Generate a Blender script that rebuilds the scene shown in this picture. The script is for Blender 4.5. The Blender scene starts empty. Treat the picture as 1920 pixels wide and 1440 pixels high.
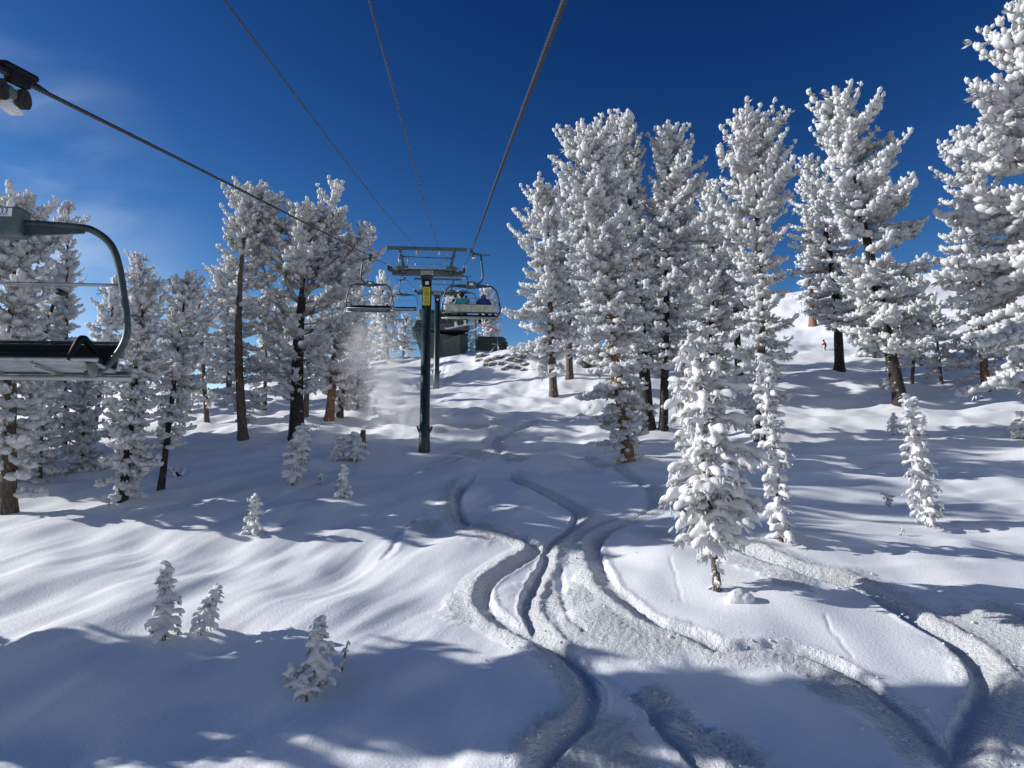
import bpy, bmesh, math, random
import numpy as np
from mathutils import Vector, Matrix

# ------------------------------------------------------------------ camera, sky, sun, exposure
sc = bpy.context.scene
COL = sc.collection
F = 1442.0                       # focal length in pixels of the 1920 px wide frame
PITCH = math.radians(8.0)
CAM = np.array([0.0, 0.0, 12.0])
cam_d = bpy.data.cameras.new('camera')
cam = bpy.data.objects.new('camera', cam_d)
COL.objects.link(cam)
cam.location = CAM
cam.rotation_euler = (math.radians(90) + PITCH, 0, 0)
cam_d.sensor_width = 36.0
cam_d.lens = 36.0 * F / 1920.0
cam_d.clip_start = 0.1
cam_d.clip_end = 3000
sc.camera = cam

SUN_EL = math.radians(23.0)
SUN_AZ = math.radians(-85.0)      # measured from +Y (view direction) clockwise; negative = to the left
w = bpy.data.worlds.new('World')
sc.world = w
w.use_nodes = True
nt = w.node_tree
nt.nodes.clear()
wo = nt.nodes.new('ShaderNodeOutputWorld')
bg = nt.nodes.new('ShaderNodeBackground')
sky = nt.nodes.new('ShaderNodeTexSky')
sky.sky_type = 'NISHITA'
sky.sun_disc = False
sky.sun_elevation = SUN_EL
sky.sun_rotation = SUN_AZ
sky.altitude = 2600
sky.air_density = 1.0
sky.dust_density = 0.15
sky.ozone_density = 3.0
# thin dry mountain air: a steeper response than the stock sky, deep blue away from the sun, pale towards it
v1 = nt.nodes.new('ShaderNodeVectorMath'); v1.operation = 'SCALE'; v1.inputs['Scale'].default_value = 0.085
sp = nt.nodes.new('ShaderNodeSeparateColor'); cb = nt.nodes.new('ShaderNodeCombineColor')
nt.links.new(sky.outputs[0], v1.inputs[0]); nt.links.new(v1.outputs[0], sp.inputs[0])
for ch, (ex, k) in enumerate(((3.4, 1290.0), (2.45, 106.0), (1.88, 30.7))):
    pw = nt.nodes.new('ShaderNodeMath'); pw.operation = 'POWER'; pw.inputs[1].default_value = ex
    ml = nt.nodes.new('ShaderNodeMath'); ml.operation = 'MULTIPLY'; ml.inputs[1].default_value = k
    mn = nt.nodes.new('ShaderNodeMath'); mn.operation = 'MINIMUM'; mn.inputs[1].default_value = 11.0
    nt.links.new(sp.outputs[ch], pw.inputs[0]); nt.links.new(pw.outputs[0], ml.inputs[0]); nt.links.new(ml.outputs[0], mn.inputs[0]); nt.links.new(mn.outputs[0], cb.inputs[ch])
# thin spindrift cloud lit by the low sun on the left
tcw = nt.nodes.new('ShaderNodeTexCoord')
mpw = nt.nodes.new('ShaderNodeMapping'); mpw.inputs['Rotation'].default_value = (0, 0.5, 0.3); mpw.inputs['Scale'].default_value = (2.2, 2.2, 4.5)
nzw = nt.nodes.new('ShaderNodeTexNoise'); nzw.inputs['Scale'].default_value = 1.7; nzw.inputs['Detail'].default_value = 5; nzw.inputs['Distortion'].default_value = 0.9
nt.links.new(tcw.outputs['Generated'], mpw.inputs[0]); nt.links.new(mpw.outputs[0], nzw.inputs['Vector'])
rgw = nt.nodes.new('ShaderNodeMapRange'); rgw.inputs['From Min'].default_value = 0.34; rgw.inputs['From Max'].default_value = 0.68; rgw.interpolation_type = 'SMOOTHSTEP'
nt.links.new(nzw.outputs['Fac'], rgw.inputs['Value'])
dtw = nt.nodes.new('ShaderNodeVectorMath'); dtw.operation = 'DOT_PRODUCT'
_dv = Vector((-0.66, 0.72, 0.20)).normalized(); dtw.inputs[1].default_value = _dv
nt.links.new(tcw.outputs['Generated'], dtw.inputs[0])
dmw = nt.nodes.new('ShaderNodeMapRange'); dmw.inputs['From Min'].default_value = 0.93; dmw.inputs['From Max'].default_value = 1.0; dmw.interpolation_type = 'SMOOTHSTEP'; dmw.inputs['To Max'].default_value = 0.8
nt.links.new(dtw.outputs['Value'], dmw.inputs['Value'])
mlw = nt.nodes.new('ShaderNodeMath'); mlw.operation = 'MULTIPLY'
nt.links.new(rgw.outputs[0], mlw.inputs[0]); nt.links.new(dmw.outputs[0], mlw.inputs[1])
mxw = nt.nodes.new('ShaderNodeMix'); mxw.data_type = 'RGBA'; mxw.inputs[7].default_value = (4.6, 5.9, 8.2, 1)
nt.links.new(mlw.outputs[0], mxw.inputs[0]); nt.links.new(cb.outputs[0], mxw.inputs[6])
nt.links.new(mxw.outputs[2], bg.inputs[0])
bg.inputs[1].default_value = 0.10
nt.links.new(bg.outputs[0], wo.inputs[0])

sun_d = bpy.data.lights.new('sun', 'SUN')
sun_d.energy = 5.0
sun_d.angle = math.radians(0.53)
sun_d.color = (1.0, 0.98, 0.94)
sun = bpy.data.objects.new('sun', sun_d)
COL.objects.link(sun)
SUNV = Vector((math.sin(SUN_AZ) * math.cos(SUN_EL), math.cos(SUN_AZ) * math.cos(SUN_EL), math.sin(SUN_EL)))
sun.rotation_euler = SUNV.to_track_quat('Z', 'Y').to_euler()

sc.view_settings.view_transform = 'Standard'
sc.view_settings.look = 'None'
sc.view_settings.exposure = 0.14
sc.view_settings.gamma = 1.0
sc.view_settings.use_curve_mapping = False
sc.cycles.use_denoising = True
sc.cycles.max_bounces = 6
sc.cycles.diffuse_bounces = 3
sc.cycles.glossy_bounces = 2
sc.cycles.transparent_max_bounces = 8
sc.cycles.volume_bounces = 8
sc.cycles.volume_step_rate = 1.5
sc.cycles.volume_max_steps = 96

rng = np.random.default_rng(7)
random.seed(7)

# ------------------------------------------------------------------ geometry helpers
CP, SP = math.cos(PITCH), math.sin(PITCH)
FWD = np.array([0, CP, SP]); UP = np.array([0, -SP, CP]); RT = np.array([1.0, 0, 0])

def ray(px, py):
    return RT * ((px - 960) / F) + UP * ((720 - py) / F) + FWD

def P(px, py, D):
    return CAM + ray(px, py) * D

def on_plane_y(px, py, Y):
    r = ray(px, py)
    return CAM + r * (Y / r[1])

def proj(p):
    d = np.asarray(p) - CAM
    D = d @ FWD
    return 960 + F * (d @ RT) / D, 720 - F * (d @ UP) / D, D

def L(off, up, D):               # a point beside the lift line (its direction leans a little to the left)
    return CAM + RT * (off + (848 - 960) / F * D) + UP * up + FWD * D

# ------------------------------------------------------------------ noise (numpy)
_perm = np.random.default_rng(3).permutation(512)
_perm = np.concatenate([_perm, _perm, _perm])
_ga = np.random.default_rng(4).uniform(0, 2 * np.pi, 512)
_gx, _gy = np.cos(_ga), np.sin(_ga)
def perlin(x, y):
    xi = np.floor(x).astype(np.int64); yi = np.floor(y).astype(np.int64)
    xf = x - xi; yf = y - yi
    u = xf ** 3 * (xf * (xf * 6 - 15) + 10); v = yf ** 3 * (yf * (yf * 6 - 15) + 10)
    def g(ix, iy, dx, dy):
        h = _perm[(_perm[ix & 511] + iy) & 511]
        return _gx[h] * dx + _gy[h] * dy
    a = g(xi, yi, xf, yf); b = g(xi + 1, yi, xf - 1, yf)
    c = g(xi, yi + 1, xf, yf - 1); d = g(xi + 1, yi + 1, xf - 1, yf - 1)
    return (a + (b - a) * u) * (1 - v) + (c + (d - c) * u) * v
def fbm(x, y, o=4, g=0.5, l=2.03):
    s = 0; a = 1
    for k in range(o):
        s = s + a * perlin(x + 17.3 * k, y - 9.1 * k); x = x * l; y = y * l; a *= g
    return s
def sstep(a, b, x):
    t = np.clip((x - a) / (b - a), 0, 1); return t * t * (3 - 2 * t)

# ------------------------------------------------------------------ terrain: base surface through measured points
def Dp(py): return F * 10.9 / (py - 560)
ctrl = []
for py in (1900, 1440, 1150, 960):
    for px in (-900, -200, 300, 960, 1600, 2200, 2900):
        ctrl.append((px, py, Dp(py)))
ctrl += [(-100, 900, 50), (420, 830, 58), (800, 840, 56), (1200, 866, 51.5), (1600, 860, 52), (1900, 850, 53), (2500, 860, 52),
         (380, 790, 70), (620, 790, 67), (820, 760, 78), (1040, 745, 80), (1300, 770, 72), (1690, 762, 72), (1900, 775, 66), (2300, 770, 66),
         (680, 720, 92), (820, 722, 95), (950, 705, 95), (1200, 700, 92), (1575, 697, 90), (1850, 700, 84), (2200, 690, 84),
         (50, 840, 72), (-250, 870, 72), (200, 805, 78), (450, 740, 95), (300, 765, 105), (600, 697, 115), (760, 672, 122),
         (870, 668, 107), (930, 660, 103), (970, 655, 102), (1010, 662, 104), (1060, 668, 108),
         (760, 690, 165), (950, 695, 140), (1060, 700, 150), (200, 815, 150), (-300, 880, 140), (500, 760, 165),
         (1250, 645, 118), (1480, 640, 122), (1560, 655, 107), (1480, 556, 150), (1600, 540, 155), (1740, 517, 160), (1900, 500, 165), (2200, 500, 160),
         (1500, 575, 225), (1900, 560, 225), (900, 730, 230)]
CW = np.array([P(*c) for c in ctrl])
SCL = 40.0
def _U(r2): return 0.5 * r2 * np.log(r2 + 1e-12)
_A = CW[:, :2] / SCL
_K = _U(((_A[:, None] - _A[None]) ** 2).sum(-1)) + np.eye(len(_A)) * 2e-3
_Pm = np.c_[np.ones(len(_A)), _A]
_M = np.block([[_K, _Pm], [_Pm.T, np.zeros((3, 3))]])
_sol = np.linalg.solve(_M, np.r_[CW[:, 2], 0, 0, 0])
def base_h(x, y):
    x = np.asarray(x, float).ravel() / SCL; y = np.asarray(y, float).ravel() / SCL
    out = np.empty(len(x))
    for i in range(0, len(x), 20000):
        xs = x[i:i + 20000]; ys = y[i:i + 20000]
        r2 = (xs[:, None] - _A[:, 0]) ** 2 + (ys[:, None] - _A[:, 1]) ** 2
        out[i:i + 20000] = _U(r2) @ _sol[:-3] + _sol[-3] + _sol[-2] * xs + _sol[-1] * ys
    return out

def undul(x, y):
    # wind-packed mounds, drift ribs running down the fall line on the left, cross ribs on the right
    left = sstep(6, -4, x) * sstep(62, 40, y)
    cross = sstep(6, 14, x) * sstep(24, 34, y)
    mid = np.clip(1 - left - cross, 0, 1)
    z = 0.55 * fbm(x / 9.0 + 3.1, y / 11.0 + 1.7, 3)
    a = 0.42
    u = x * math.cos(a) - y * math.sin(a); v = x * math.sin(a) + y * math.cos(a)
    rib = fbm(u / 1.9 + 0.6 * fbm(u / 7, v / 9, 2), v / 9.5 + 5, 3, 0.42)
    z += left * ((0.11 + 0.18 * sstep(-0.3, 0.5, fbm(x / 6.5 + 50, y / 6.5, 2))) * rib + 0.35 * fbm(u / 3.6, v / 6.0 + 30, 2))
    rib2 = fbm(x / 9.0 + 11, y / 2.6 + 0.5 * fbm(x / 8, y / 8, 2), 3, 0.42)
    z += cross * 0.42 * rib2
    z += mid * (0.40 * fbm(x / 3.4 + 40, y / 3.6, 3, 0.42)) * sstep(30, 55, y)
    z += mid * 0.16 * fbm(x / 3.0 + 70, y / 5.0, 2)
    z += 0.30 * sstep(45, 60, y) * fbm(x / 5.0 + 9, y / 2.8 + 60, 3)
    return z

def dens_poly(pts, n=10):
    p = [np.array(q, float) for q in pts]
    p = [2 * p[0] - p[1]] + p + [2 * p[-1] - p[-2]]
    out = []
    for i in range(1, len(p) - 2):
        for k in range(n):
            t = k / n
            out.append(0.5 * ((2 * p[i]) + (-p[i - 1] + p[i + 1]) * t + (2 * p[i - 1] - 5 * p[i] + 4 * p[i + 1] - p[i + 2]) * t * t
                              + (-p[i - 1] + 3 * p[i] - 3 * p[i + 1] + p[i + 2]) * t ** 3))
    out.append(p[-2])
    return np.array(out)

_T = np.concatenate([np.arange(6, 60, 0.25), np.arange(60, 240, 0.6)])
def ground_hit(px, py, hf):
    r = ray(px, py)
    pts = CAM + _T[:, None] * r
    d = pts[:, 2] - hf(pts[:, 0], pts[:, 1])
    i = np.argmax(d < 0) if (d < 0).any() else len(d) - 1
    if i == 0: return pts[0]
    f = d[i - 1] / (d[i - 1] - d[i] + 1e-9)
    p = pts[i - 1] + (pts[i] - pts[i - 1]) * f
    return p
H0 = lambda x, y: base_h(x, y) + undul(np.ravel(x), np.ravel(y))

Z = lambda x, y: (800 + x * 0.58333, 780 + y * 0.58333)
# ski tracks: traced lines, width, depth, spoil side (+1/-1/0), roughness half-width
tracks = [
    ([(893, 880), (866, 915), (857, 950), (890, 985), (950, 998), (990, 1012), (1003, 1032), (965, 1058), (925, 1085), (906, 1115), (925, 1150), (975, 1182), (1022, 1205), (1078, 1245), (1108, 1290), (1105, 1338), (1062, 1375), (1020, 1420), (1000, 1470)], 0.85, 0.42, -1),
    ([(960, 872), (975, 905), (1040, 935), (1084, 962), (1062, 998), (1032, 1022), (1022, 1060), (1000, 1100), (988, 1140), (1006, 1180), (1035, 1210), (1085, 1240)], 0.75, 0.40, 1),
    ([(1205, 975), (1150, 990), (1117, 1015), (1120, 1050), (1142, 1095), (1185, 1135), (1232, 1166), (1300, 1188), (1360, 1212), (1470, 1213), (1530, 1230), (1600, 1265), (1655, 1305), (1710, 1350), (1765, 1410), (1800, 1460)], 1.0, 0.42, -1),
    ([(1350, 1010), (1430, 1042), (1500, 1066), (1615, 1100), (1675, 1136), (1735, 1172), (1795, 1206), (1845, 1258), (1850, 1300), (1828, 1342), (1805, 1410), (1800, 1480)], 1.15, 0.50, 1),
    ([(1180, 1293), (1222, 1324), (1250, 1363), (1300, 1410), (1340, 1460)], 0.9, 0.34, 1),
    ([(1085, 1240), (1130, 1262), (1190, 1300), (1260, 1330), (1340, 1370)], 1.2, 0.22, 0),
    ([(1055, 1060), (1052, 1100), (1068, 1150), (1100, 1185)], 0.45, 0.16, 0),
    ([(690, 760), (720, 735), (760, 712), (775, 728)], 0.7, 0.25, 1),
    ([(830, 870), (880, 848), (940, 850), (985, 865)], 0.8, 0.25, 1),
    ([(1085, 860), (1110, 868), (1160, 880), (1215, 915), (1222, 950), (1160, 985)], 0.7, 0.18, 1),
    ([(1545, 640 + 510), (1558, 1180), (1580, 1210), (1600, 1235)], 0.16, 0.06, 0),
    ([(1255, 1040), (1262, 1065), (1272, 1100), (1280, 1130)], 0.14, 0.06, 0),
    ([(820, 812), (850, 803), (905, 800), (930, 812)], 1.2, 0.3, 1),
    ([(1120, 750), (1060, 790), (985, 800), (930, 830), (960, 872)], 0.9, 0.25, 1),
    ([(800, 970), (760, 990), (735, 1030), (715, 1050)], 0.5, 0.10, 1),
    ([(840, 670), (835, 690), (830, 715)], 0.9, 0.2, 0),
]
TR = []
for pts, wd, dp, side in tracks:
    wpts = [ground_hit(px, py, H0)[:2] for px, py in pts]
    TR.append((dens_poly(wpts, 8), wd * 0.58, dp * 0.74, side))
# churned areas (pixel outline centre, radius in metres)
churn = [(1060, 1120, 2.0), (1110, 1165, 2.4), (1180, 1180, 2.6), (1010, 1110, 1.4), (870, 1140, 1.6), (1240, 1190, 2.0), (1150, 1400, 2.0),
         (1840, 1190, 2.6), (1870, 1250, 2.6), (1900, 1160, 2.0), (1480, 1085, 1.8), (1400, 1050, 1.6), (1350, 1020, 1.6), (1640, 1110, 1.0), (1230, 1000, 1.8),
         (900, 990, 2.0), (800, 990, 1.6), (900, 850, 2.0), (1380, 1420, 1.8), (1300, 1395, 1.6), (1500, 1250, 1.2), (1560, 1290, 1.4), (1080, 1420, 1.6), (860, 690, 3.0), (845, 705, 3.0)]
CH = [(ground_hit(a, b, H0)[:2], r) for a, b, r in churn]
CH = [(c, r * 0.60) for c, r in CH]

def track_disp(x, y):
    dz = np.zeros_like(x); rough = np.zeros_like(x)
    for poly, wd, dp, side in TR:
        lo = poly.min(0) - 4; hi = poly.max(0) + 4
        m = np.where((x > lo[0]) & (x < hi[0]) & (y > lo[1]) & (y < hi[1]))[0]
        for i in range(0, len(m), 20000):
            mm = m[i:i + 20000]
            px = x[mm] + 0.12 * perlin(x[mm] * 1.7, y[mm] * 1.7); py = y[mm] + 0.12 * perlin(x[mm] * 1.7 + 9, y[mm] * 1.7)
            a = poly[:-1]; b = poly[1:]; ab = b - a
            l2 = (ab ** 2).sum(1) + 1e-9
            t = ((px[:, None] - a[:, 0]) * ab[:, 0] + (py[:, None] - a[:, 1]) * ab[:, 1]) / l2
            t = np.clip(t, 0, 1)
            dx = px[:, None] - (a[:, 0] + t * ab[:, 0]); dy = py[:, None] - (a[:, 1] + t * ab[:, 1])
            d2 = dx * dx + dy * dy
            k = d2.argmin(1); r = np.arange(len(mm))
            d = np.sqrt(d2[r, k])
            sgn = np.sign(ab[k, 0] * dy[r, k] - ab[k, 1] * dx[r, k])
            end = (k + t[r, k]) / len(ab)
            fade = sstep(0, 0.06, end) * sstep(1.0, 0.94, end)
            s = d * sgn / (wd * 0.5)               # signed, in half-widths
            var = 0.72 + 0.5 * perlin(poly[k, 0] * 0.45 + 3, poly[k, 1] * 0.45)
            if side:
                q = s * side                       # crisp wall on one side, sprayed slope on the other
                trench = -dp * var * sstep(-1.35, -0.75, q) * (1 - sstep(-0.5, 1.7, q))
                berm = 0.30 * dp * np.exp(-((q - 2.0) / 0.7) ** 2) + 0.05 * dp * np.exp(-((q + 1.6) / 0.3) ** 2)
                rough[mm] = np.maximum(rough[mm], fade * sstep(3.4, 1.2, np.abs(q - 1.2)) * (0.9 if wd > 0.4 else 0))
            else:
                trench = -dp * var * np.exp(-(np.abs(s) / 1.05) ** 2.4); berm = 0
            dz[mm] = np.where(np.abs(dz[mm]) > np.abs((trench + berm) * fade), dz[mm], (trench + berm) * fade)
    for c, r in CH:
        d = np.hypot(x - c[0], (y - c[1]) * 0.7)
        rough = np.maximum(rough, sstep(1.15 * r, 0.35 * r, d + 0.5 * fbm(x * 1.3, y * 1.3, 2)))
    return dz, rough

mounds = []      # (x, y, height, radius) swellings and hollows round trunks, filled from the tree list below
def H(x, y, with_rough=False):
    x = np.ravel(np.asarray(x, float)); y = np.ravel(np.asarray(y, float))
    z = base_h(x, y) + undul(x, y)
    dz, rough = track_disp(x, y)
    near = sstep(75, 30, y)
    lump = np.abs(fbm(x * 2.6, y * 2.6, 3, 0.6)) * 0.10 + np.maximum(0, fbm(x * 6.1 + 4, y * 6.1, 2, 0.6)) * 0.08
    z = z + dz + 0.6 * rough * (lump - 0.03) * (0.35 + 0.65 * near)
    for mx, my, mh, mr in mounds:
        d2 = ((x - mx) ** 2 + (y - my) ** 2) / mr ** 2
        z = z + mh * np.exp(-d2)
    if with_rough: return z, rough
    return z

# ------------------------------------------------------------------ materials
def mat(name, base, rough=0.6, metal=0.0, noise=0.0, nscale=8, bump=0.0, bscale=20, col2=None, spec=0.5, coat=0):
    m = bpy.data.materials.new(name); m.use_nodes = True
    t = m.node_tree; b = t.nodes['Principled BSDF']
    b.inputs['Base Color'].default_value = (*base, 1); b.inputs['Roughness'].default_value = rough
    b.inputs['Metallic'].default_value = metal; b.inputs['Specular IOR Level'].default_value = spec
    if coat: b.inputs['Coat Weight'].default_value = coat
    tc = t.nodes.new('ShaderNodeTexCoord')
    if noise:
        n = t.nodes.new('ShaderNodeTexNoise'); n.inputs['Scale'].default_value = nscale; n.inputs['Detail'].default_value = 6
        t.links.new(tc.outputs['Object'], n.inputs['Vector'])
        r = t.nodes.new('ShaderNodeMapRange'); r.inputs['From Min'].default_value = 0.35; r.inputs['From Max'].default_value = 0.68
        t.links.new(n.outputs['Fac'], r.inputs['Value'])
        mx = t.nodes.new('ShaderNodeMix'); mx.data_type = 'RGBA'
        mx.inputs[6].default_value = (*base, 1)
        c2 = col2 or tuple(c * (1 - noise) for c in base)
        mx.inputs[7].default_value = (*c2, 1)
        t.links.new(r.outputs[0], mx.inputs[0]); t.links.new(mx.outputs[2], b.inputs['Base Color'])
    if bump:
        n2 = t.nodes.new('ShaderNodeTexNoise'); n2.inputs['Scale'].default_value = bscale; n2.inputs['Detail'].default_value = 5
        t.links.new(tc.outputs['Object'], n2.inputs['Vector'])
        bp = t.nodes.new('ShaderNodeBump'); bp.inputs['Distance'].default_value = bump
        t.links.new(n2.outputs['Fac'], bp.inputs['Height']); t.links.new(bp.outputs[0], b.inputs['Normal'])
    return m

def bark_mat(name, c1, c2):
    m = mat(name, c1, 0.9, spec=0.2)
    t = m.node_tree; b = t.nodes['Principled BSDF']
    tc = t.nodes.new('ShaderNodeTexCoord'); mp = t.nodes.new('ShaderNodeMapping'); mp.inputs['Scale'].default_value = (7, 7, 1.1)
    t.links.new(tc.outputs['Object'], mp.inputs[0])
    v = t.nodes.new('ShaderNodeTexVoronoi'); v.feature = 'DISTANCE_TO_EDGE'; v.inputs['Scale'].default_value = 1.3
    n = t.nodes.new('ShaderNodeTexNoise'); n.inputs['Scale'].default_value = 1.6; n.inputs['Detail'].default_value = 8
    t.links.new(mp.outputs[0], v.inputs['Vector']); t.links.new(mp.outputs[0], n.inputs['Vector'])
    cr = t.nodes.new('ShaderNodeValToRGB'); cr.color_ramp.elements[0].color = (*c2, 1); cr.color_ramp.elements[1].color = (*c1, 1)
    cr.color_ramp.elements[0].position = 0.35; cr.color_ramp.elements[1].position = 0.62
    t.links.new(n.outputs['Fac'], cr.inputs[0])
    # wind-driven frost caught in the bark, in patches
    n3 = t.nodes.new('ShaderNodeTexNoise'); n3.inputs['Scale'].default_value = 2.6; n3.inputs['Detail'].default_value = 7; n3.inputs['Roughness'].default_value = 0.75
    t.links.new(tc.outputs['Object'], n3.inputs['Vector'])
    mr = t.nodes.new('ShaderNodeMapRange'); mr.inputs['From Min'].default_value = 0.60; mr.inputs['From Max'].default_value = 0.66; mr.inputs['To Max'].default_value = 0.8
    t.links.new(n3.outputs['Fac'], mr.inputs['Value'])
    mx = t.nodes.new('ShaderNodeMix'); mx.data_type = 'RGBA'; mx.inputs[7].default_value = (0.75, 0.78, 0.82, 1)
    t.links.new(mr.outputs[0], mx.inputs[0]); t.links.new(cr.outputs[0], mx.inputs[6]); t.links.new(mx.outputs[2], b.inputs['Base Color'])
    bp = t.nodes.new('ShaderNodeBump'); bp.inputs['Distance'].default_value = 0.06
    t.links.new(v.outputs['Distance'], bp.inputs['Height']); t.links.new(bp.outputs[0], b.inputs['Normal'])
    return m

def snow_mat(name, ground=False, base=(0.86, 0.875, 0.90)):
    m = mat(name, base, 0.55, spec=0.25)
    t = m.node_tree; b = t.nodes['Principled BSDF']
    b.inputs['Subsurface Weight'].default_value = 0.0
    tc = t.nodes.new('ShaderNodeTexCoord')
    n = t.nodes.new('ShaderNodeTexNoise'); n.inputs['Detail'].default_value = 6; n.inputs['Roughness'].default_value = 0.62
    t.links.new(tc.outputs['Object'], n.inputs['Vector'])
    bp = t.nodes.new('ShaderNodeBump')
    if ground:
        n.inputs['Scale'].default_value = 9.0
        at = t.nodes.new('ShaderNodeAttribute'); at.attribute_name = 'rough'
        v = t.nodes.new('ShaderNodeTexNoise'); v.inputs['Scale'].default_value = 7.0; v.inputs['Detail'].default_value = 5; v.inputs['Roughness'].default_value = 0.7
        t.links.new(tc.outputs['Object'], v.inputs['Vector'])
        mu = t.nodes.new('ShaderNodeMath'); mu.operation = 'MULTIPLY'
        t.links.new(v.outputs['Fac'], mu.inputs[0]); t.links.new(at.outputs['Fac'], mu.inputs[1])
        m2 = t.nodes.new('ShaderNodeMath'); m2.operation = 'MULTIPLY'; m2.inputs[1].default_value = 4.5
        t.links.new(mu.outputs[0], m2.inputs[0])
        n.inputs['Scale'].default_value = 11.0
        m3 = t.nodes.new('ShaderNodeMath'); m3.operation = 'MULTIPLY_ADD'; m3.inputs[1].default_value = 0.34
        t.links.new(n.outputs['Fac'], m3.inputs[0]); t.links.new(m2.outputs[0], m3.inputs[2])
        t.links.new(m3.outputs[0], bp.inputs['Height']); bp.inputs['Distance'].default_value = 0.06
    else:
        n.inputs['Scale'].default_value = 11.0; n.inputs['Roughness'].default_value = 0.72
        t.links.new(n.outputs['Fac'], bp.inputs['Height']); bp.inputs['Distance'].default_value = 0.07
        # light filters a little way through loose rime
        tl = t.nodes.new('ShaderNodeBsdfTranslucent'); tl.inputs[0].default_value = (*base, 1)
        ms = t.nodes.new('ShaderNodeMixShader'); ms.inputs[0].default_value = 0.36 if 'rime' in name else 0.12
        out = t.nodes['Material Output']
        t.links.new(b.outputs[0], ms.inputs[1]); t.links.new(tl.outputs[0], ms.inputs[2]); t.links.new(ms.outputs[0], out.inputs['Surface'])
    t.links.new(bp.outputs[0], b.inputs['Normal'])
    return m

M = {
    'snow': snow_mat('snow_ground', True),
    'rime': snow_mat('rime_snow', base=(0.91, 0.92, 0.935)),
    'pillow': snow_mat('pillow_snow', base=(0.87, 0.88, 0.90)),
    'needle': mat('frosted_needles', (0.24, 0.25, 0.235), 0.8, noise=1, nscale=5, col2=(0.68, 0.70, 0.70)),
    'bark_dark': bark_mat('bark_dark', (0.055, 0.047, 0.042), (0.02, 0.018, 0.017)),
    'bark_grey': bark_mat('bark_grey', (0.16, 0.125, 0.10), (0.07, 0.055, 0.045)),
    'bark_red': bark_mat('bark_red', (0.30, 0.17, 0.10), (0.13, 0.075, 0.045)),
    'limb': mat('limb_bark', (0.15, 0.125, 0.11), 0.9, noise=1, nscale=3, col2=(0.5, 0.5, 0.5)),
    'green': mat('dark_green_paint', (0.013, 0.034, 0.033), 0.36, noise=0.35, nscale=2.0, bump=0.004, bscale=6),
    'galv': mat('galvanised_green_steel', (0.12, 0.165, 0.165), 0.48, 0.45, noise=0.4, nscale=5, bump=0.003, bscale=30),
    'galv_light': mat('galvanised_steel', (0.42, 0.45, 0.46), 0.42, 0.6, noise=0.35, nscale=6),
    'tube': mat('weathered_bail_tube', (0.022, 0.042, 0.052), 0.42, 0.3, noise=1, nscale=9, col2=(0.06, 0.082, 0.09), bump=0.002, bscale=60),
    'black': mat('black_vinyl', (0.003, 0.004, 0.006), 0.6, noise=0.3, nscale=20, spec=0.2),
    'rubber': mat('black_rubber', (0.015, 0.014, 0.013), 0.75, noise=0.5, nscale=30),
    'rope': mat('greased_rope', (0.055, 0.056, 0.06), 0.5, 0.4, noise=0.6, nscale=40),
    'cable': mat('grey_cable', (0.07, 0.075, 0.085), 0.5, 0.4, noise=0.5, nscale=10),
    'yellow': mat('yellow_sign', (0.62, 0.58, 0.03), 0.5, noise=0.15, nscale=3),
    'print': mat('black_print', (0.03, 0.03, 0.03), 0.6),
    'white': mat('white_plate', (0.75, 0.78, 0.8), 0.5),
    'term': mat('terminal_green', (0.13, 0.145, 0.12), 0.6, noise=0.35, nscale=1.2, bump=0.01, bscale=4),
    'term_dark': mat('terminal_dark', (0.075, 0.09, 0.088), 0.65, noise=0.4, nscale=2),
    'rock': mat('grey_rock', (0.25, 0.235, 0.22), 0.9, noise=0.6, nscale=3, bump=0.05, bscale=6),
    'skin': mat('skin', (0.5, 0.3, 0.22), 0.6),
    'teal': mat('teal_jacket', (0.03, 0.30, 0.34), 0.8, noise=0.3, nscale=6),
    'blue': mat('blue_jacket', (0.015, 0.04, 0.24), 0.8, noise=0.3, nscale=6),
    'darkcloth': mat('dark_clothing', (0.012, 0.012, 0.015), 0.85, noise=0.3, nscale=8),
    'olive': mat('olive_jacket', (0.06, 0.07, 0.03), 0.85, noise=0.3, nscale=8),
    'redcloth': mat('red_jacket', (0.45, 0.02, 0.02), 0.8, noise=0.3, nscale=8),
    'skired': mat('red_ski', (0.75, 0.10, 0.07), 0.4),
    'skiwhite': mat('pale_ski', (0.65, 0.6, 0.58), 0.4),
}

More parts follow.
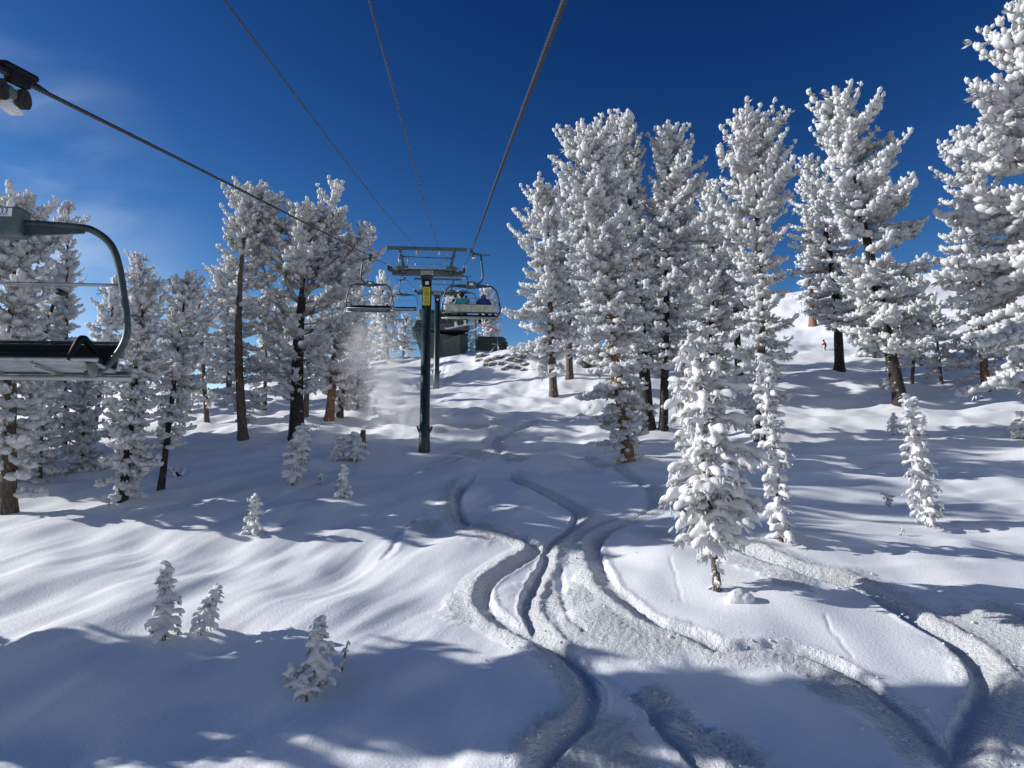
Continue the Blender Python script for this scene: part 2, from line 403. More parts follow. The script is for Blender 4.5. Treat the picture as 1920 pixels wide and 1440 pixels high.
# ------------------------------------------------------------------ object helpers
def link(o, parent=None):
    COL.objects.link(o)
    if parent is not None: o.parent = parent
    return o
def thing(name, label, cat, loc=(0, 0, 0), rot=(0, 0, 0), group=None):
    o = bpy.data.objects.new(name, None); o.location = Vector(loc); o.rotation_euler = rot
    o.empty_display_size = 0.3
    link(o); tag(o, label, cat, group); return o
def tag(o, label=None, cat=None, group=None, kind=None):
    if label: o['label'] = label
    if cat: o['category'] = cat
    if group: o['group'] = group
    if kind: o['kind'] = kind
    return o
def obj(name, me, m=None, parent=None):
    if isinstance(me, bmesh.types.BMesh):
        bm = me; me = bpy.data.meshes.new(name); bm.to_mesh(me); bm.free()
    if m is not None and not me.materials: me.materials.append(m)
    return link(bpy.data.objects.new(name, me), parent)
def np_mesh(name, V, Fc, smooth=True):
    me = bpy.data.meshes.new(name)
    V = np.ascontiguousarray(V, np.float32); Fc = np.ascontiguousarray(Fc, np.int32)
    k = Fc.shape[1]
    me.vertices.add(len(V)); me.vertices.foreach_set('co', V.ravel())
    me.loops.add(Fc.size); me.loops.foreach_set('vertex_index', Fc.ravel())
    me.polygons.add(len(Fc)); me.polygons.foreach_set('loop_start', np.arange(0, Fc.size, k, dtype=np.int32))
    try: me.polygons.foreach_set('loop_total', np.full(len(Fc), k, np.int32))
    except Exception: pass
    me.polygons.foreach_set('use_smooth', np.full(len(Fc), smooth, bool))
    me.update(calc_edges=True)
    return me
def box(bm, c, s, rz=0, rx=0, ry=0, bev=0):
    r = bmesh.ops.create_cube(bm, size=1.0)
    Mx = Matrix.Translation(Vector(c)) @ Matrix.Rotation(rz, 4, 'Z') @ Matrix.Rotation(ry, 4, 'Y') @ Matrix.Rotation(rx, 4, 'X') @ Matrix.Diagonal((*s, 1))
    bmesh.ops.transform(bm, matrix=Mx, verts=r['verts'])
    if bev:
        es = list({e for v in r['verts'] for e in v.link_edges})
        bmesh.ops.bevel(bm, geom=es, offset=bev, segments=2, affect='EDGES', profile=0.6)
    return bm
def tube(bm, pts, r, seg=10, closed_ends=True, rs=None):
    pts = [Vector(p) for p in pts]; n = len(pts)
    rings = []
    prev = None
    for i, p in enumerate(pts):
        d = (pts[min(i + 1, n - 1)] - pts[max(i - 1, 0)]).normalized()
        if prev is None:
            a = Vector((0, 0, 1)) if abs(d.z) < 0.9 else Vector((1, 0, 0))
            x = d.cross(a).normalized()
        else:
            x = (prev - d * prev.dot(d)).normalized()
        prev = x; y = d.cross(x)
        rr = rs[i] if rs else r
        rings.append([bm.verts.new(p + (x * math.cos(2 * math.pi * k / seg) + y * math.sin(2 * math.pi * k / seg)) * rr) for k in range(seg)])
    for a, b in zip(rings, rings[1:]):
        for k in range(seg):
            f = bm.faces.new((a[k], a[(k + 1) % seg], b[(k + 1) % seg], b[k])); f.smooth = True
    if closed_ends:
        bm.faces.new(rings[0][::-1]); bm.faces.new(rings[-1])
    return bm
def cyl(bm, a, b, r, seg=12, r2=None):
    return tube(bm, [a, b], r, seg, rs=[r, r2 if r2 else r])
def curve_pts(pts, n=6):
    return [Vector(p) for p in dens_poly(pts, n)]
def NB(): return bmesh.new()
def copy_tree(root, loc=None, rot=None, label=None):
    r = root.copy(); COL.objects.link(r)
    if loc is not None: r.location = Vector(loc)
    if rot is not None: r.rotation_euler = rot
    if label: r['label'] = label
    for ch in root.children:
        c = ch.copy(); COL.objects.link(c); c.parent = r
        for g in ch.children:
            d = g.copy(); COL.objects.link(d); d.parent = c
    return r

# ------------------------------------------------------------------ trees
def ico(sub):
    bm = NB(); bmesh.ops.create_icosphere(bm, subdivisions=sub, radius=1.0)
    V = np.array([v.co[:] for v in bm.verts]); Fc = np.array([[v.index for v in f.verts] for f in bm.faces]); bm.free()
    return V, Fc
ICO1, ICO2, ICO3 = ico(1), ico(2), ico(3)

def spindle(a, b, r, seg=5, r1=0.75, r2=1.0):
    """a plump finger from a to b"""
    a = np.array(a, float); b = np.array(b, float); d = b - a; n = d / np.linalg.norm(d)
    h = np.array([0, 0, 1.0]) if abs(n[2]) < 0.9 else np.array([1.0, 0, 0])
    x = np.cross(n, h); x /= np.linalg.norm(x); y = np.cross(n, x)
    an = np.arange(seg) * 2 * np.pi / seg
    ring = np.cos(an)[:, None] * x + np.sin(an)[:, None] * y
    V = np.vstack([a[None], a + d * 0.3 + ring * r * r1, a + d * 0.78 + ring * r * r2, b[None] + n * r * 0.35])
    Fc = []
    for k in range(seg):
        k2 = (k + 1) % seg
        Fc += [[0, 1 + k2, 1 + k], [1 + k, 1 + k2, 1 + seg + k2], [1 + k, 1 + seg + k2, 1 + seg + k], [1 + seg + k, 1 + seg + k2, 1 + 2 * seg]]
    return V, np.array(Fc)
def join(parts):
    Vs, Fs, o = [], [], 0
    for V, Fc in parts:
        Vs.append(V); Fs.append(Fc + o); o += len(V)
    return np.vstack(Vs), np.vstack(Fs)

def bud(a, b, r, seg=5):
    a = np.array(a, float); b = np.array(b, float); d = b - a; n = d / np.linalg.norm(d)
    h = np.array([0, 0, 1.0]) if abs(n[2]) < 0.9 else np.array([1.0, 0, 0])
    x = np.cross(n, h); x /= np.linalg.norm(x); y = np.cross(n, x)
    an = np.arange(seg) * 2 * np.pi / seg
    V = np.vstack([a[None], a + d * 0.66 + (np.cos(an)[:, None] * x + np.sin(an)[:, None] * y) * r, b[None] + n * r * 0.3])
    Fc = []
    for k in range(seg):
        k2 = (k + 1) % seg
        Fc += [[0, 1 + k2, 1 + k], [1 + k, 1 + k2, 1 + seg]]
    return V, np.array(Fc)
# a spray of rime-covered twig ends; +X is outward, +Z up, about 1 unit long
SPR = []
_r = np.random.default_rng(11)
for k in range(6):
    ps = []
    for j in range(3):
        yaw = (-0.9, 0.0, 0.9)[j] * 0.75 + _r.normal(0, 0.15)
        el = _r.uniform(0.05, 0.95)
        ln = _r.uniform(0.55, 1.0)
        d = np.array([math.cos(yaw) * math.cos(el), math.sin(yaw) * math.cos(el), math.sin(el)])
        s = np.array([_r.uniform(-0.15, 0.1), _r.normal(0, 0.08), _r.normal(0, 0.05)])
        ps.append(bud(s, s + d * ln, _r.uniform(0.20, 0.29)))
    V, Fc = ICO1
    V = V * np.array([0.66, 0.42, 0.33]) + np.array([0.25, 0, 0.04])
    V = V + _r.normal(0, 0.05, V.shape)
    ps.append((V, Fc))
    SPR.append(join(ps))
_V, _F = ICO1
SPR.append((_V * np.array([1.15, 0.75, 0.55]) * (1 + _r.normal(0, 0.08, (len(_V), 1))), _F))
# needles: a few dark flat tufts below the snow
NED = []
for k in range(3):
    V = []; Fc = []
    for j in range(7):
        a = _r.uniform(-1.5, 1.5); e = _r.uniform(-0.9, 0.1); ln = _r.uniform(0.6, 1.0)
        d = np.array([math.cos(a) * math.cos(e), math.sin(a) * math.cos(e), math.sin(e)]) * ln
        s = np.cross(d, _r.normal(0, 1, 3)); s = s / np.linalg.norm(s) * 0.085
        o = len(V)
        V += [np.zeros(3) - s * 0.6, np.zeros(3) + s * 0.6, d * 0.6 + s, d, d * 0.6 - s]
        Fc += [[o, o + 1, o + 2], [o, o + 2, o + 4], [o + 4, o + 2, o + 3]]
    NED.append((np.array(V), np.array(Fc)))

def instance(protos, pos, R, sc_, which):
    Vs, Fs, o = [], [], 0
    for k, (V, Fc) in enumerate(protos):
        m = np.where(which == k)[0]
        if not len(m): continue
        v = np.einsum('nij,vj->nvi', R[m], V) * sc_[m][:, None, None] + pos[m][:, None, :]
        Vs.append(v.reshape(-1, 3))
        Fs.append((Fc[None] + (np.arange(len(m)) * len(V))[:, None, None]).reshape(-1, 3) + o); o += len(m) * len(V)
    return np.vstack(Vs), np.vstack(Fs)
def frames(D):
    D = D / np.linalg.norm(D, axis=1, keepdims=True)
    up = np.array([0, 0, 1.0])
    y = np.cross(up, D); ny = np.linalg.norm(y, axis=1, keepdims=True)
    y = np.where(ny < 0.05, np.array([0, 1.0, 0]), y / np.maximum(ny, 1e-6))
    z = np.cross(D, y)
    return np.stack([D, y, z], axis=2)

def trunk_mesh(axis, r0, r1, rg, seg=12, n=22, flare=0.35, sink=0.8):
    H_ = np.linalg.norm(axis(1.0) - axis(0.0))
    ts = np.r_[-sink / H_, np.linspace(0, 1, n) ** 1.15]
    V = []
    for t in ts:
        c = axis(max(t, 0)) + (np.array([0, 0, t * H_]) if t < 0 else 0)
        tt = max(t, 0)
        r = r0 * (1 - tt) ** 0.8 + r1 * tt + r0 * flare * math.exp(-tt * H_ / 0.55)
        for k in range(seg):
            a = 2 * math.pi * k / seg
            rr = r * (1 + 0.10 * math.sin(3 * a + t * 5) + rg.normal(0, 0.03))
            V.append(c + np.array([math.cos(a) * rr, math.sin(a) * rr, 0]))
    Fc = []
    m = len(ts)
    for i in range(m - 1):
        for k in range(seg):
            k2 = (k + 1) % seg
            Fc.append([i * seg + k, i * seg + k2, (i + 1) * seg + k2, (i + 1) * seg + k])
    return np_mesh('trunk', np.array(V), np.array(Fc))

def tubes_mesh(paths, radii, seg=5):
    Vs, Fs, o = [], [], 0
    an = np.arange(seg) * 2 * np.pi / seg
    for p, r in zip(paths, radii):
        n = len(p)
        d = np.gradient(p, axis=0); d /= np.linalg.norm(d, axis=1, keepdims=True) + 1e-9
        R = frames(d)
        ring = np.cos(an)[None, :, None] * R[:, None, :, 1] + np.sin(an)[None, :, None] * R[:, None, :, 2]
        V = p[:, None] + ring * r[:, None, None]
        i = np.arange(n - 1)[:, None] * seg; k = np.arange(seg)[None]; k2 = (k + 1) % seg
        Fc = np.stack([i + k, i + k2, i + seg + k2, i + seg + k], -1).reshape(-1, 4) + o
        Vs.append(V.reshape(-1, 3)); Fs.append(Fc); o += n * seg
    return np_mesh('limb', np.vstack(Vs), np.vstack(Fs))

TREES = []
def conifer(label, base, top, outline, D=None, seed=0, r0=None, spray=0.42, dens=1.0, nb=None, bark='bark_grey', bend=0.0,
            gap=0.22, droop=0.25, leaders=(), front_open=(), name='snowy_pine', group=None, up=0.0, layers=0.0, sink_mound=True, ragged=0.28, tint=None, bare=(), depth=1.0, nmax=2100):
    rg = np.random.default_rng(seed + 100)
    if D is None:
        B = ground_hit(base[0], base[1], H)
    else:
        B = P(base[0], base[1], D)
    B[2] = H(B[0], B[1])[0]
    T = on_plane_y(top[0], top[1], B[1])
    Dv = proj(B)[2]
    Ht = T[2] - B[2]
    yb = proj(B)[1]
    # outline rows -> t, left, right widths in metres about the axis
    rows = []
    for (y, xl, xr) in sorted(outline, key=lambda q: -q[0]):
        t = (yb - y) / (yb - top[1])
        tt = min(max(t, 0), 1)
        bx = bend * math.sin(math.pi * tt)
        ax = B + (T - B) * tt
        cx = proj(ax)[0] + bx
        s = Dv / F
        rows.append((t, max(0.12, (cx - xl) * s), max(0.12, (xr - cx) * s)))
    if rows[-1][0] < 0.995: rows.append((1.0, 0.10, 0.10))
    rows = np.array(rows); rows[:-1, 1:] *= 1.06
    cph = rg.uniform(0, 6.28, 6)
    bm_ = bend * Dv / F
    Bl = np.zeros(3); Tl = T - B
    def axis(t):
        return Bl + Tl * t + np.array([bm_ * math.sin(math.pi * min(max(t, 0), 1)), 0, 0])
    r0 = r0 or 0.012 * Ht + 0.08
    root = thing(name, label, 'tree', B, group=group)
    root['px'] = 0; del root['px']
    obj('trunk', trunk_mesh(axis, r0, 0.04, rg), M[bark], root)
    t0, t1 = rows[0, 0], 1.0
    crown_h = (t1 - t0) * Ht
    meanw = rows[:, 1:].mean()
    if nb is None: nb = int(dens * (crown_h * 5.2 * (0.6 + 0.25 * meanw)) / (spray / 0.42))
    pos, dirs, scs, paths, rad = [], [], [], [], []
    npos, ndir, nsc = [], [], []
    phi = rg.uniform(0, 6.28)
    main_rows, main_t0, nb0, spray0, kf = rows, t0, nb, spray, 1.0
    for attempt in range(4):
        rows, t0, nb, spray = main_rows, main_t0, int(nb0 * kf), spray0 * kf ** -0.5
        pos, dirs, scs, paths, rad, npos, ndir, nsc, fpos, fdir = [], [], [], [], [], [], [], [], [], []
        jobs = [(axis, rows, t0, nb, layers, None)]
        for (ts, tip, wdt, k) in leaders:
            k = max(6, int(k * kf))      # secondary stems: start fraction on the trunk, tip (traced), crown radius, branches
            S = axis(ts); E_ = on_plane_y(tip[0], tip[1], B[1] + rg.uniform(-1.2, 1.2)) - B
            def lax(t, S=S, E_=E_):
                return S + (E_ - S) * np.array([t ** 0.75, t, t ** 1.25])
            jobs.append((lax, np.array([(0.3, wdt * .9, wdt * .9), (0.65, wdt, wdt), (0.9, wdt * .55, wdt * .55), (1.0, .12, .12)]), 0.3, k, 0, 1))
            lp = np.array([lax(q) for q in np.linspace(0, .95, 9)]); paths.append(lp); rad.append(np.linspace(r0 * .42, .03, 9))
        main_axis, main_Tl = axis, Tl
        for (axis, rows, t0, nb, layers, is_l) in jobs:
         Tl = np.array([0, 0, axis(1.0)[2]]) if is_l else main_Tl
         for i in range(nb):
            u = (i + rg.uniform(0, 1)) / nb
            t = t0 + (t1 - t0) * (u ** 0.93)
            if layers:      # gather the branches in tiers, with gaps of dark trunk between
                q = layers * Ht * (t1 - t0)
                k = t * q; fr = k - math.floor(k)
                t = (math.floor(k) + 0.5 + (fr - 0.5) * 0.55) / q
                t = min(max(t, t0), 0.995)
            if any(a < t < b for a, b in bare) and not is_l and rg.random() < 0.8: continue
            phi += 2.39996 + rg.normal(0, 0.25)
            c, s_ = math.cos(phi), math.sin(phi)
            if not is_l and any(a < t < b for a, b in front_open) and s_ < -0.35: continue
            wl = np.interp(t, rows[:, 0], rows[:, 1]); wr = np.interp(t, rows[:, 0], rows[:, 2])
            av = 0.5 * (wl + wr) * depth
            side = wr if c > 0 else wl
            Lb = (side * abs(c) ** 1.3 + av * (1 - abs(c) ** 1.3)) * rg.uniform(1 - ragged, 1.06) * (1 + 0.16 * math.sin(t * 17 + 2 * phi + cph[0]) + 0.12 * math.sin(t * 41 - phi + cph[1]))
            if Lb < 0.1: Lb = 0.1
            k_up = (t - t0) / (t1 - t0 + 1e-6)
            e0 = (-0.10 + up) + 1.25 * k_up ** 2.2 + rg.normal(0, 0.12)
            n = max(4, int(Lb / (spray * 0.62)) + 2)
            s = np.linspace(0, 1, n)
            A = axis(t)
            dz = Lb * (math.tan(min(e0, 1.1)) * s - droop * (1 - 0.7 * k_up) * s ** 2 + 0.22 * s ** 4)
            lim = max(Tl[2] * 1.005 - A[2], 0.25)
            if dz.max() > lim: dz = dz * (lim * rg.uniform(0.75, 1.0) / dz.max())
            wob = np.cumsum(rg.normal(0, 0.05 * Lb / n ** 0.5, (n, 2)), axis=0)
            p = np.stack([A[0] + c * Lb * s + wob[:, 0], A[1] + s_ * Lb * s + wob[:, 1], A[2] + dz], 1)
            paths.append(p); rad.append(np.linspace(0.016 * Lb + 0.022, 0.012, n))
            tang = np.gradient(p, axis=0); tang /= np.linalg.norm(tang, axis=1, keepdims=True)
            latv = np.array([-s_, c, 0])
            s_start = gap * (1 - 0.6 * k_up)
            for j in range(n):      # snow packed on the inner boughs
                if 0.8 * s_start <= s[j] <= 0.7:
                    if rg.random() < 0.75:
                        o = rg.normal(0, 0.22 * Lb * (1 - s[j]) + 0.05)
                        fpos.append(p[j] + latv * o + np.array([0, 0, rg.normal(-0.05, 0.08)])); fdir.append(tang[j] + latv * np.sign(o) * 0.4 + rg.normal(0, .15, 3))
            for j in range(n):
                if s[j] < s_start: continue
                def add(pp, d, f=1.0):
                    pos.append(pp); dirs.append(d + rg.normal(0, 0.16, 3)); scs.append(spray * f * rg.uniform(0.75, 1.2) * (0.82 + 0.18 * (1 - k_up)))
                    if rg.random() < 0.14:
                        npos.append(pp + np.array([0, 0, -0.12])); ndir.append(d + np.array([0, 0, -0.8])); nsc.append(spray * rg.uniform(0.9, 1.5))
                lift = np.array([0, 0, 0.12 + 0.5 * k_up])
                add(p[j], tang[j] + lift, 1.05)
                # side twigs leave the branch at an angle and carry their own row of rimed ends
                for sg in (-1, 1):
                    if rg.random() < 0.22: continue
                    tl = min(0.40 * Lb * (1.12 - s[j]), 1.5) * rg.uniform(0.6, 1.15)
                    m = int(tl / (spray * 0.62))
                    td = tang[j] * 0.75 + latv * sg * 0.9 + np.array([0, 0, rg.normal(0.02, 0.10)]); td /= np.linalg.norm(td)
                    for q in range(1, m + 1):
                        f = q * spray * 0.62
                        add(p[j] + td * f + np.array([0, 0, -0.10 * f * f]), td + lift, 0.95)
        axis, Tl = main_axis, main_Tl
        if len(pos) <= nmax * 1.08: break
        kf *= (nmax / len(pos)) ** 0.62
    pos = np.array(pos); dirs = np.array(dirs); scs = np.array(scs)
    which = rg.integers(0, len(SPR) - 1, len(pos))
    fpos = np.array(fpos); pos = np.vstack([pos, fpos]); dirs = np.vstack([dirs, np.array(fdir)])
    which = np.r_[which, np.full(len(fpos), len(SPR) - 1)]; scs = np.r_[scs, spray * rg.uniform(0.55, 1.0, len(fpos))]
    V, Fc = instance(SPR, pos, frames(dirs), scs, which)
    obj('crown', np_mesh('crown', V, Fc), M['rime'], root)
    npos = np.array(npos)
    V, Fc = instance(NED, npos, frames(np.array(ndir)), np.array(nsc), rg.integers(0, len(NED), len(npos)))
    obj('needles', np_mesh('needles', V, Fc, False), M['needle'], root)
    obj('limb', tubes_mesh(paths, rad), M['limb'], root)['kind'] = 'stuff'
    mounds_after.append((B[0], B[1], r0))
    TREES.append((root, len(pos)))
    return root
mounds_after = []

# small trees under pillows of fresh snow: lumps fused into one skin
def fuse(name, parts, voxel, smooth=2):
    V, Fc = join(parts)
    me = np_mesh(name, V, Fc)
    o = bpy.data.objects.new(name, me); COL.objects.link(o)
    md = o.modifiers.new('r', 'REMESH'); md.mode = 'VOXEL'; md.voxel_size = voxel; md.use_smooth_shade = True
    if smooth:
        ms = o.modifiers.new('s', 'SMOOTH'); ms.factor = 0.5; ms.iterations = smooth
    dg = bpy.context.evaluated_depsgraph_get()
    out = bpy.data.meshes.new_from_object(o.evaluated_get(dg))
    bpy.data.objects.remove(o, do_unlink=True); bpy.data.meshes.remove(me)
    out.name = name
    return out

def blob(rg, p, d, sx, sy, sz, sub=ICO2, droopy=0.0):
    V, Fc = sub
    V = V * np.array([sx, sy, sz])
    V = V * (1 + 0.10 * np.sin(V[:, [1]] * 9 / sy * 0.3 + rg.uniform(0, 6)) + rg.normal(0, 0.03, (len(V), 1)))
    V[:, 2] -= droopy * np.maximum(V[:, 0], 0) ** 2 / sx
    R = frames(np.array([d], float))[0]
    return V @ R.T + p, Fc

def pillow_tree(label, base, top, outline, seed=0, D=None, lump=0.22, dens=1.0, voxel=0.05, name='snow_laden_sapling', fringe=1.0, r0=0.07,
                bark='bark_grey', group=None, crown_from=None, needle=1.0, multi=None, cap=True, hang=0.3):
    rg = np.random.default_rng(seed + 500)
    B = ground_hit(base[0], base[1], H) if D is None else P(base[0], base[1], D)
    B[2] = H(B[0], B[1])[0]
    Dv = proj(B)[2]; s_ = Dv / F
    T = on_plane_y(top[0], top[1], B[1])
    yb = proj(B)[1]; Tl = T - B; Ht = Tl[2]
    rows = []
    for (y, xl, xr) in sorted(outline, key=lambda q: -q[0]):
        t = (yb - y) / (yb - top[1]); tt = min(max(t, 0), 1)
        cx = proj(B + Tl * tt)[0]
        rows.append((t, max(0.05, (cx - xl) * s_), max(0.05, (xr - cx) * s_)))
    rows = np.array(rows)
    root = thing(name, label, 'tree', B, group=group)
    axis = lambda t: Tl * t
    obj('trunk', trunk_mesh(axis, r0, 0.015, rg, seg=8, n=10, sink=0.4), M[bark], root)
    t0 = rows[0, 0]
    meanw = rows[:, 1:].mean()
    nb = max(6, int(dens * (1 - t0) * Ht * (0.5 + meanw) * 1.25 / lump))
    parts, npos, ndir, nsc, paths, rad, fr = [], [], [], [], [], [], []
    phi = 0
    for i in range(nb):
        t = t0 + (1 - t0) * ((i + rg.uniform(0.1, 0.9)) / nb) ** 0.95
        phi += 2.39996 + rg.normal(0, 0.3)
        c, s = math.cos(phi), math.sin(phi)
        wl = np.interp(t, rows[:, 0], rows[:, 1]); wr = np.interp(t, rows[:, 0], rows[:, 2])
        av = 0.5 * (wl + wr); side = wr if c > 0 else wl
        Lb = (side * abs(c) + av * (1 - abs(c))) * rg.uniform(0.72, 1.0)
        Lb = max(Lb - lump * 0.25, 0.03)
        k_up = (t - t0) / (1 - t0)
        n = max(2, int(Lb / (lump * 1.05)) + 1)
        ss = np.linspace(0.0 if n > 2 else 0.3, 1, n)
        A = axis(t)
        e = 0.05 + 0.7 * k_up ** 2
        drp = hang
        P_ = np.stack([A[0] + c * Lb * ss, A[1] + s * Lb * ss, A[2] + Lb * (e * ss - drp * ss ** 2)], 1)
        paths.append(P_); rad.append(np.linspace(0.012 + 0.01 * Lb, 0.006, n))
        lat = np.array([-s, c, 0])
        for j in range(n):
            if n > 3 and ss[j] < 0.22: continue
            sz = lump * rg.uniform(0.65, 1.2) * (0.75 + 0.25 * (1 - k_up))
            fan = 0.28 * Lb * (1 - 0.5 * ss[j])
            for o in ([0] if fan < lump * 0.7 else (-fan, 0, fan) if rg.random() < 0.6 else (-fan * .7, fan * .7)):
                d = np.array([c, s, e - 2 * drp * ss[j] * 0.8]) + lat * (o / (fan + .01)) * 0.5 + rg.normal(0, 0.15, 3)
                q = P_[j] + lat * o + np.array([0, 0, sz * 0.25]) + rg.normal(0, lump * 0.12, 3)
                parts.append(blob(rg, q, d, sz * rg.uniform(0.95, 1.35), sz * rg.uniform(0.6, 0.8), sz * rg.uniform(0.5, 0.68), ICO2, 0.35))
                for _ in range(rg.poisson(2.0 * fringe)):      # frosted twig ends hanging under the pillow
                    a0 = q + rg.normal(0, lump * 0.4, 3) * np.array([1, 1, 0.3]) - np.array([0, 0, sz * 0.35])
                    dd = np.array([c * 0.4, s * 0.4, -1.0]) + rg.normal(0, 0.35, 3); dd /= np.linalg.norm(dd)
                    fr.append(spindle(a0, a0 + dd * lump * rg.uniform(0.5, 1.3), lump * rg.uniform(0.10, 0.20)))
                if rg.random() < 0.45 * needle:
                    npos.append(q - np.array([0, 0, sz * 0.35])); ndir.append(d + np.array([0, 0, -0.6])); nsc.append(lump * rg.uniform(1.1, 1.9))
    if cap:
        for q, k in ((0.0, 0.7), (-1.0, 0.85), (-1.9, 0.8)):
            parts.append(blob(rg, axis(1.0) + np.array([0, 0, q * lump * 0.9 - lump * 0.2]), (0.1, 0.1, 1), lump * 0.85, lump * k * 0.75, lump * k * 0.75))
    obj('snow_cover', fuse('snow_cover', parts, voxel), M['pillow'], root)
    if fr:
        V, Fc = join(fr); obj('frosted_twigs', np_mesh('frosted_twigs', V, Fc), M['rime'], root)['kind'] = 'stuff'
    if npos:
        V, Fc = instance(NED, np.array(npos), frames(np.array(ndir)), np.array(nsc), rg.integers(0, 3, len(npos)))
        obj('needles', np_mesh('needles', V, Fc, False), M['needle'], root)
    obj('limb', tubes_mesh(paths, rad), M['limb'], root)['kind'] = 'stuff'
    return root
# ------------------------------------------------------------------ tree list (traced from the photograph's silhouettes)
def build_trees():
    C = conifer
    # ---- right-hand stand
    C('tall white pine leaning slightly left, whitest and broadest of the right stand', (1180, 870), (1098, 240),
      [(860, 1150, 1200), (800, 1125, 1215), (730, 1098, 1225), (650, 1080, 1222), (560, 1072, 1215), (470, 1050, 1205), (400, 1035, 1195), (330, 1045, 1185), (280, 1060, 1165), (245, 1078, 1125)],
      seed=1, nmax=3600, spray=0.38, bark='bark_red', dens=1.15, r0=0.40, gap=0.15, droop=0.35, leaders=((0.7, (1072, 262), 1.0, 14), (0.75, (1122, 246), 1.0, 12), (0.5, (1052, 330), 1.3, 14)), group='frosted pines of the right stand')
    C('dark-trunked pine just right of and behind the whitest pine, pointed shaded top', (1218, 812), (1168, 222),
      [(700, 1150, 1235), (600, 1135, 1235), (500, 1125, 1225), (400, 1120, 1210), (330, 1122, 1205), (270, 1128, 1198), (235, 1145, 1190)],
      seed=2, spray=0.40, bark='bark_dark', r0=0.50, dens=1.0, leaders=((0.7, (1190, 240), 0.9, 10), (0.6, (1198, 300), 1.0, 10), (0.75, (1145, 240), .9, 10)), group='frosted pines of the right stand')
    C('leftmost frosted pine of the right stand, ragged fingers reaching toward the chairlift', (1038, 745), (1022, 352),
      [(705, 990, 1050), (650, 962, 1090), (590, 958, 1095), (530, 948, 1100), (450, 952, 1095), (400, 962, 1085), (370, 985, 1060)],
      seed=3, spray=0.46, dens=1.0, r0=0.42, ragged=0.4, group='frosted pines of the right stand')
    C('pine with a leaning bare lower trunk behind the leftmost pine of the right stand', (1068, 713), (1062, 345),
      [(655, 1040, 1120), (560, 1030, 1125), (450, 1035, 1110), (380, 1045, 1085)], seed=4, spray=0.5, dens=0.8, r0=0.42, group='frosted pines of the right stand')
    C('straight slender-trunked pine with a domed grey-white crown left of the snow-laden sapling', (1244, 812), (1256, 244),
      [(705, 1215, 1300), (640, 1205, 1318), (560, 1200, 1335), (480, 1198, 1335), (400, 1205, 1330), (340, 1212, 1322), (290, 1215, 1305), (255, 1228, 1280)],
      seed=5, spray=0.40, dens=1.15, leaders=((0.6, (1312, 330), 1.1, 14),), r0=0.36, bark='bark_dark', layers=0.35, group='frosted pines of the right stand')
    C('shaded pine filling the gap behind the snow-laden sapling', (1335, 790), (1335, 345),
      [(770, 1290, 1385), (700, 1270, 1400), (600, 1275, 1400), (500, 1285, 1390), (400, 1300, 1370), (360, 1320, 1350)],
      seed=6, D=76, spray=0.48, dens=1.1, leaders=((0.4, (1385, 420), 1.6, 18), (0.3, (1295, 470), 1.6, 16)), bark='bark_dark', group='frosted pines of the right stand')
    C('tall narrow-based pine with an upswept white top, third high crown from the right', (1425, 830), (1402, 216),
      [(815, 1398, 1462), (740, 1388, 1475), (650, 1378, 1482), (560, 1375, 1478), (480, 1360, 1482), (420, 1348, 1488), (350, 1338, 1492), (300, 1342, 1488), (260, 1358, 1462), (228, 1385, 1425)],
      seed=7, nmax=2500, spray=0.38, dens=1.1, leaders=((0.72, (1478, 300), 1.1, 14), (0.8, (1440, 240), .9, 10), (0.72, (1350, 280), 1.0, 12)), r0=0.36, bend=12, group='frosted pines of the right stand')
    C('sparse pine behind the group with its crown left of the leaning pine', (1575, 697), (1512, 300),
      [(605, 1535, 1610), (560, 1500, 1620), (480, 1488, 1600), (400, 1484, 1580), (340, 1490, 1550), (310, 1502, 1530)],
      seed=8, bend=16, spray=0.52, dens=1.0, bark='bark_dark', r0=0.55, group='frosted pines of the right stand')
    C('small-crowned pine with an orange trunk high on the sunlit slope', (1525, 612), (1512, 440),
      [(590, 1500, 1555), (540, 1492, 1560), (480, 1500, 1540), (450, 1508, 1525)], seed=9, spray=0.6, dens=0.9, bark='bark_red', r0=0.6, group='frosted pines of the right stand')
    C('big leaning pine with black trunk and shelves of grey foliage, top tilting left', (1692, 762), (1566, 180),
      [(718, 1625, 1745), (660, 1590, 1760), (600, 1560, 1765), (540, 1560, 1750), (460, 1545, 1738), (400, 1530, 1720), (340, 1530, 1680), (280, 1522, 1682), (230, 1520, 1640), (190, 1545, 1590)],
      seed=10, nmax=3600, spray=0.46, dens=1.15, bark='bark_dark', r0=0.62, layers=0.42, gap=0.25, droop=0.15, ragged=0.35, leaders=((0.62, (1672, 262), 1.3, 18), (0.72, (1545, 235), 1.2, 14), (0.5, (1712, 430), 1.6, 18), (0.8, (1600, 215), 1.0, 12)), bare=((0.0, 0.17), (0.45, 0.52)), group='frosted pines of the right stand')
    C('towering snow-plastered pine cut off by the right picture edge, nearest of the tall trees', (1978, 850), (1912, 15),
      [(745, 1830, 2060), (700, 1800, 2090), (620, 1805, 2110), (560, 1795, 2120), (480, 1808, 2120), (400, 1800, 2100), (330, 1815, 2080), (270, 1795, 2060), (200, 1835, 2030), (120, 1852, 1990), (60, 1878, 1950), (30, 1895, 1930)],
      seed=11, nmax=4200, spray=0.46, dens=1.1, r0=0.5, layers=0.3, gap=0.15, droop=0.4, name='snow_plastered_pine', group='frosted pines of the right stand')
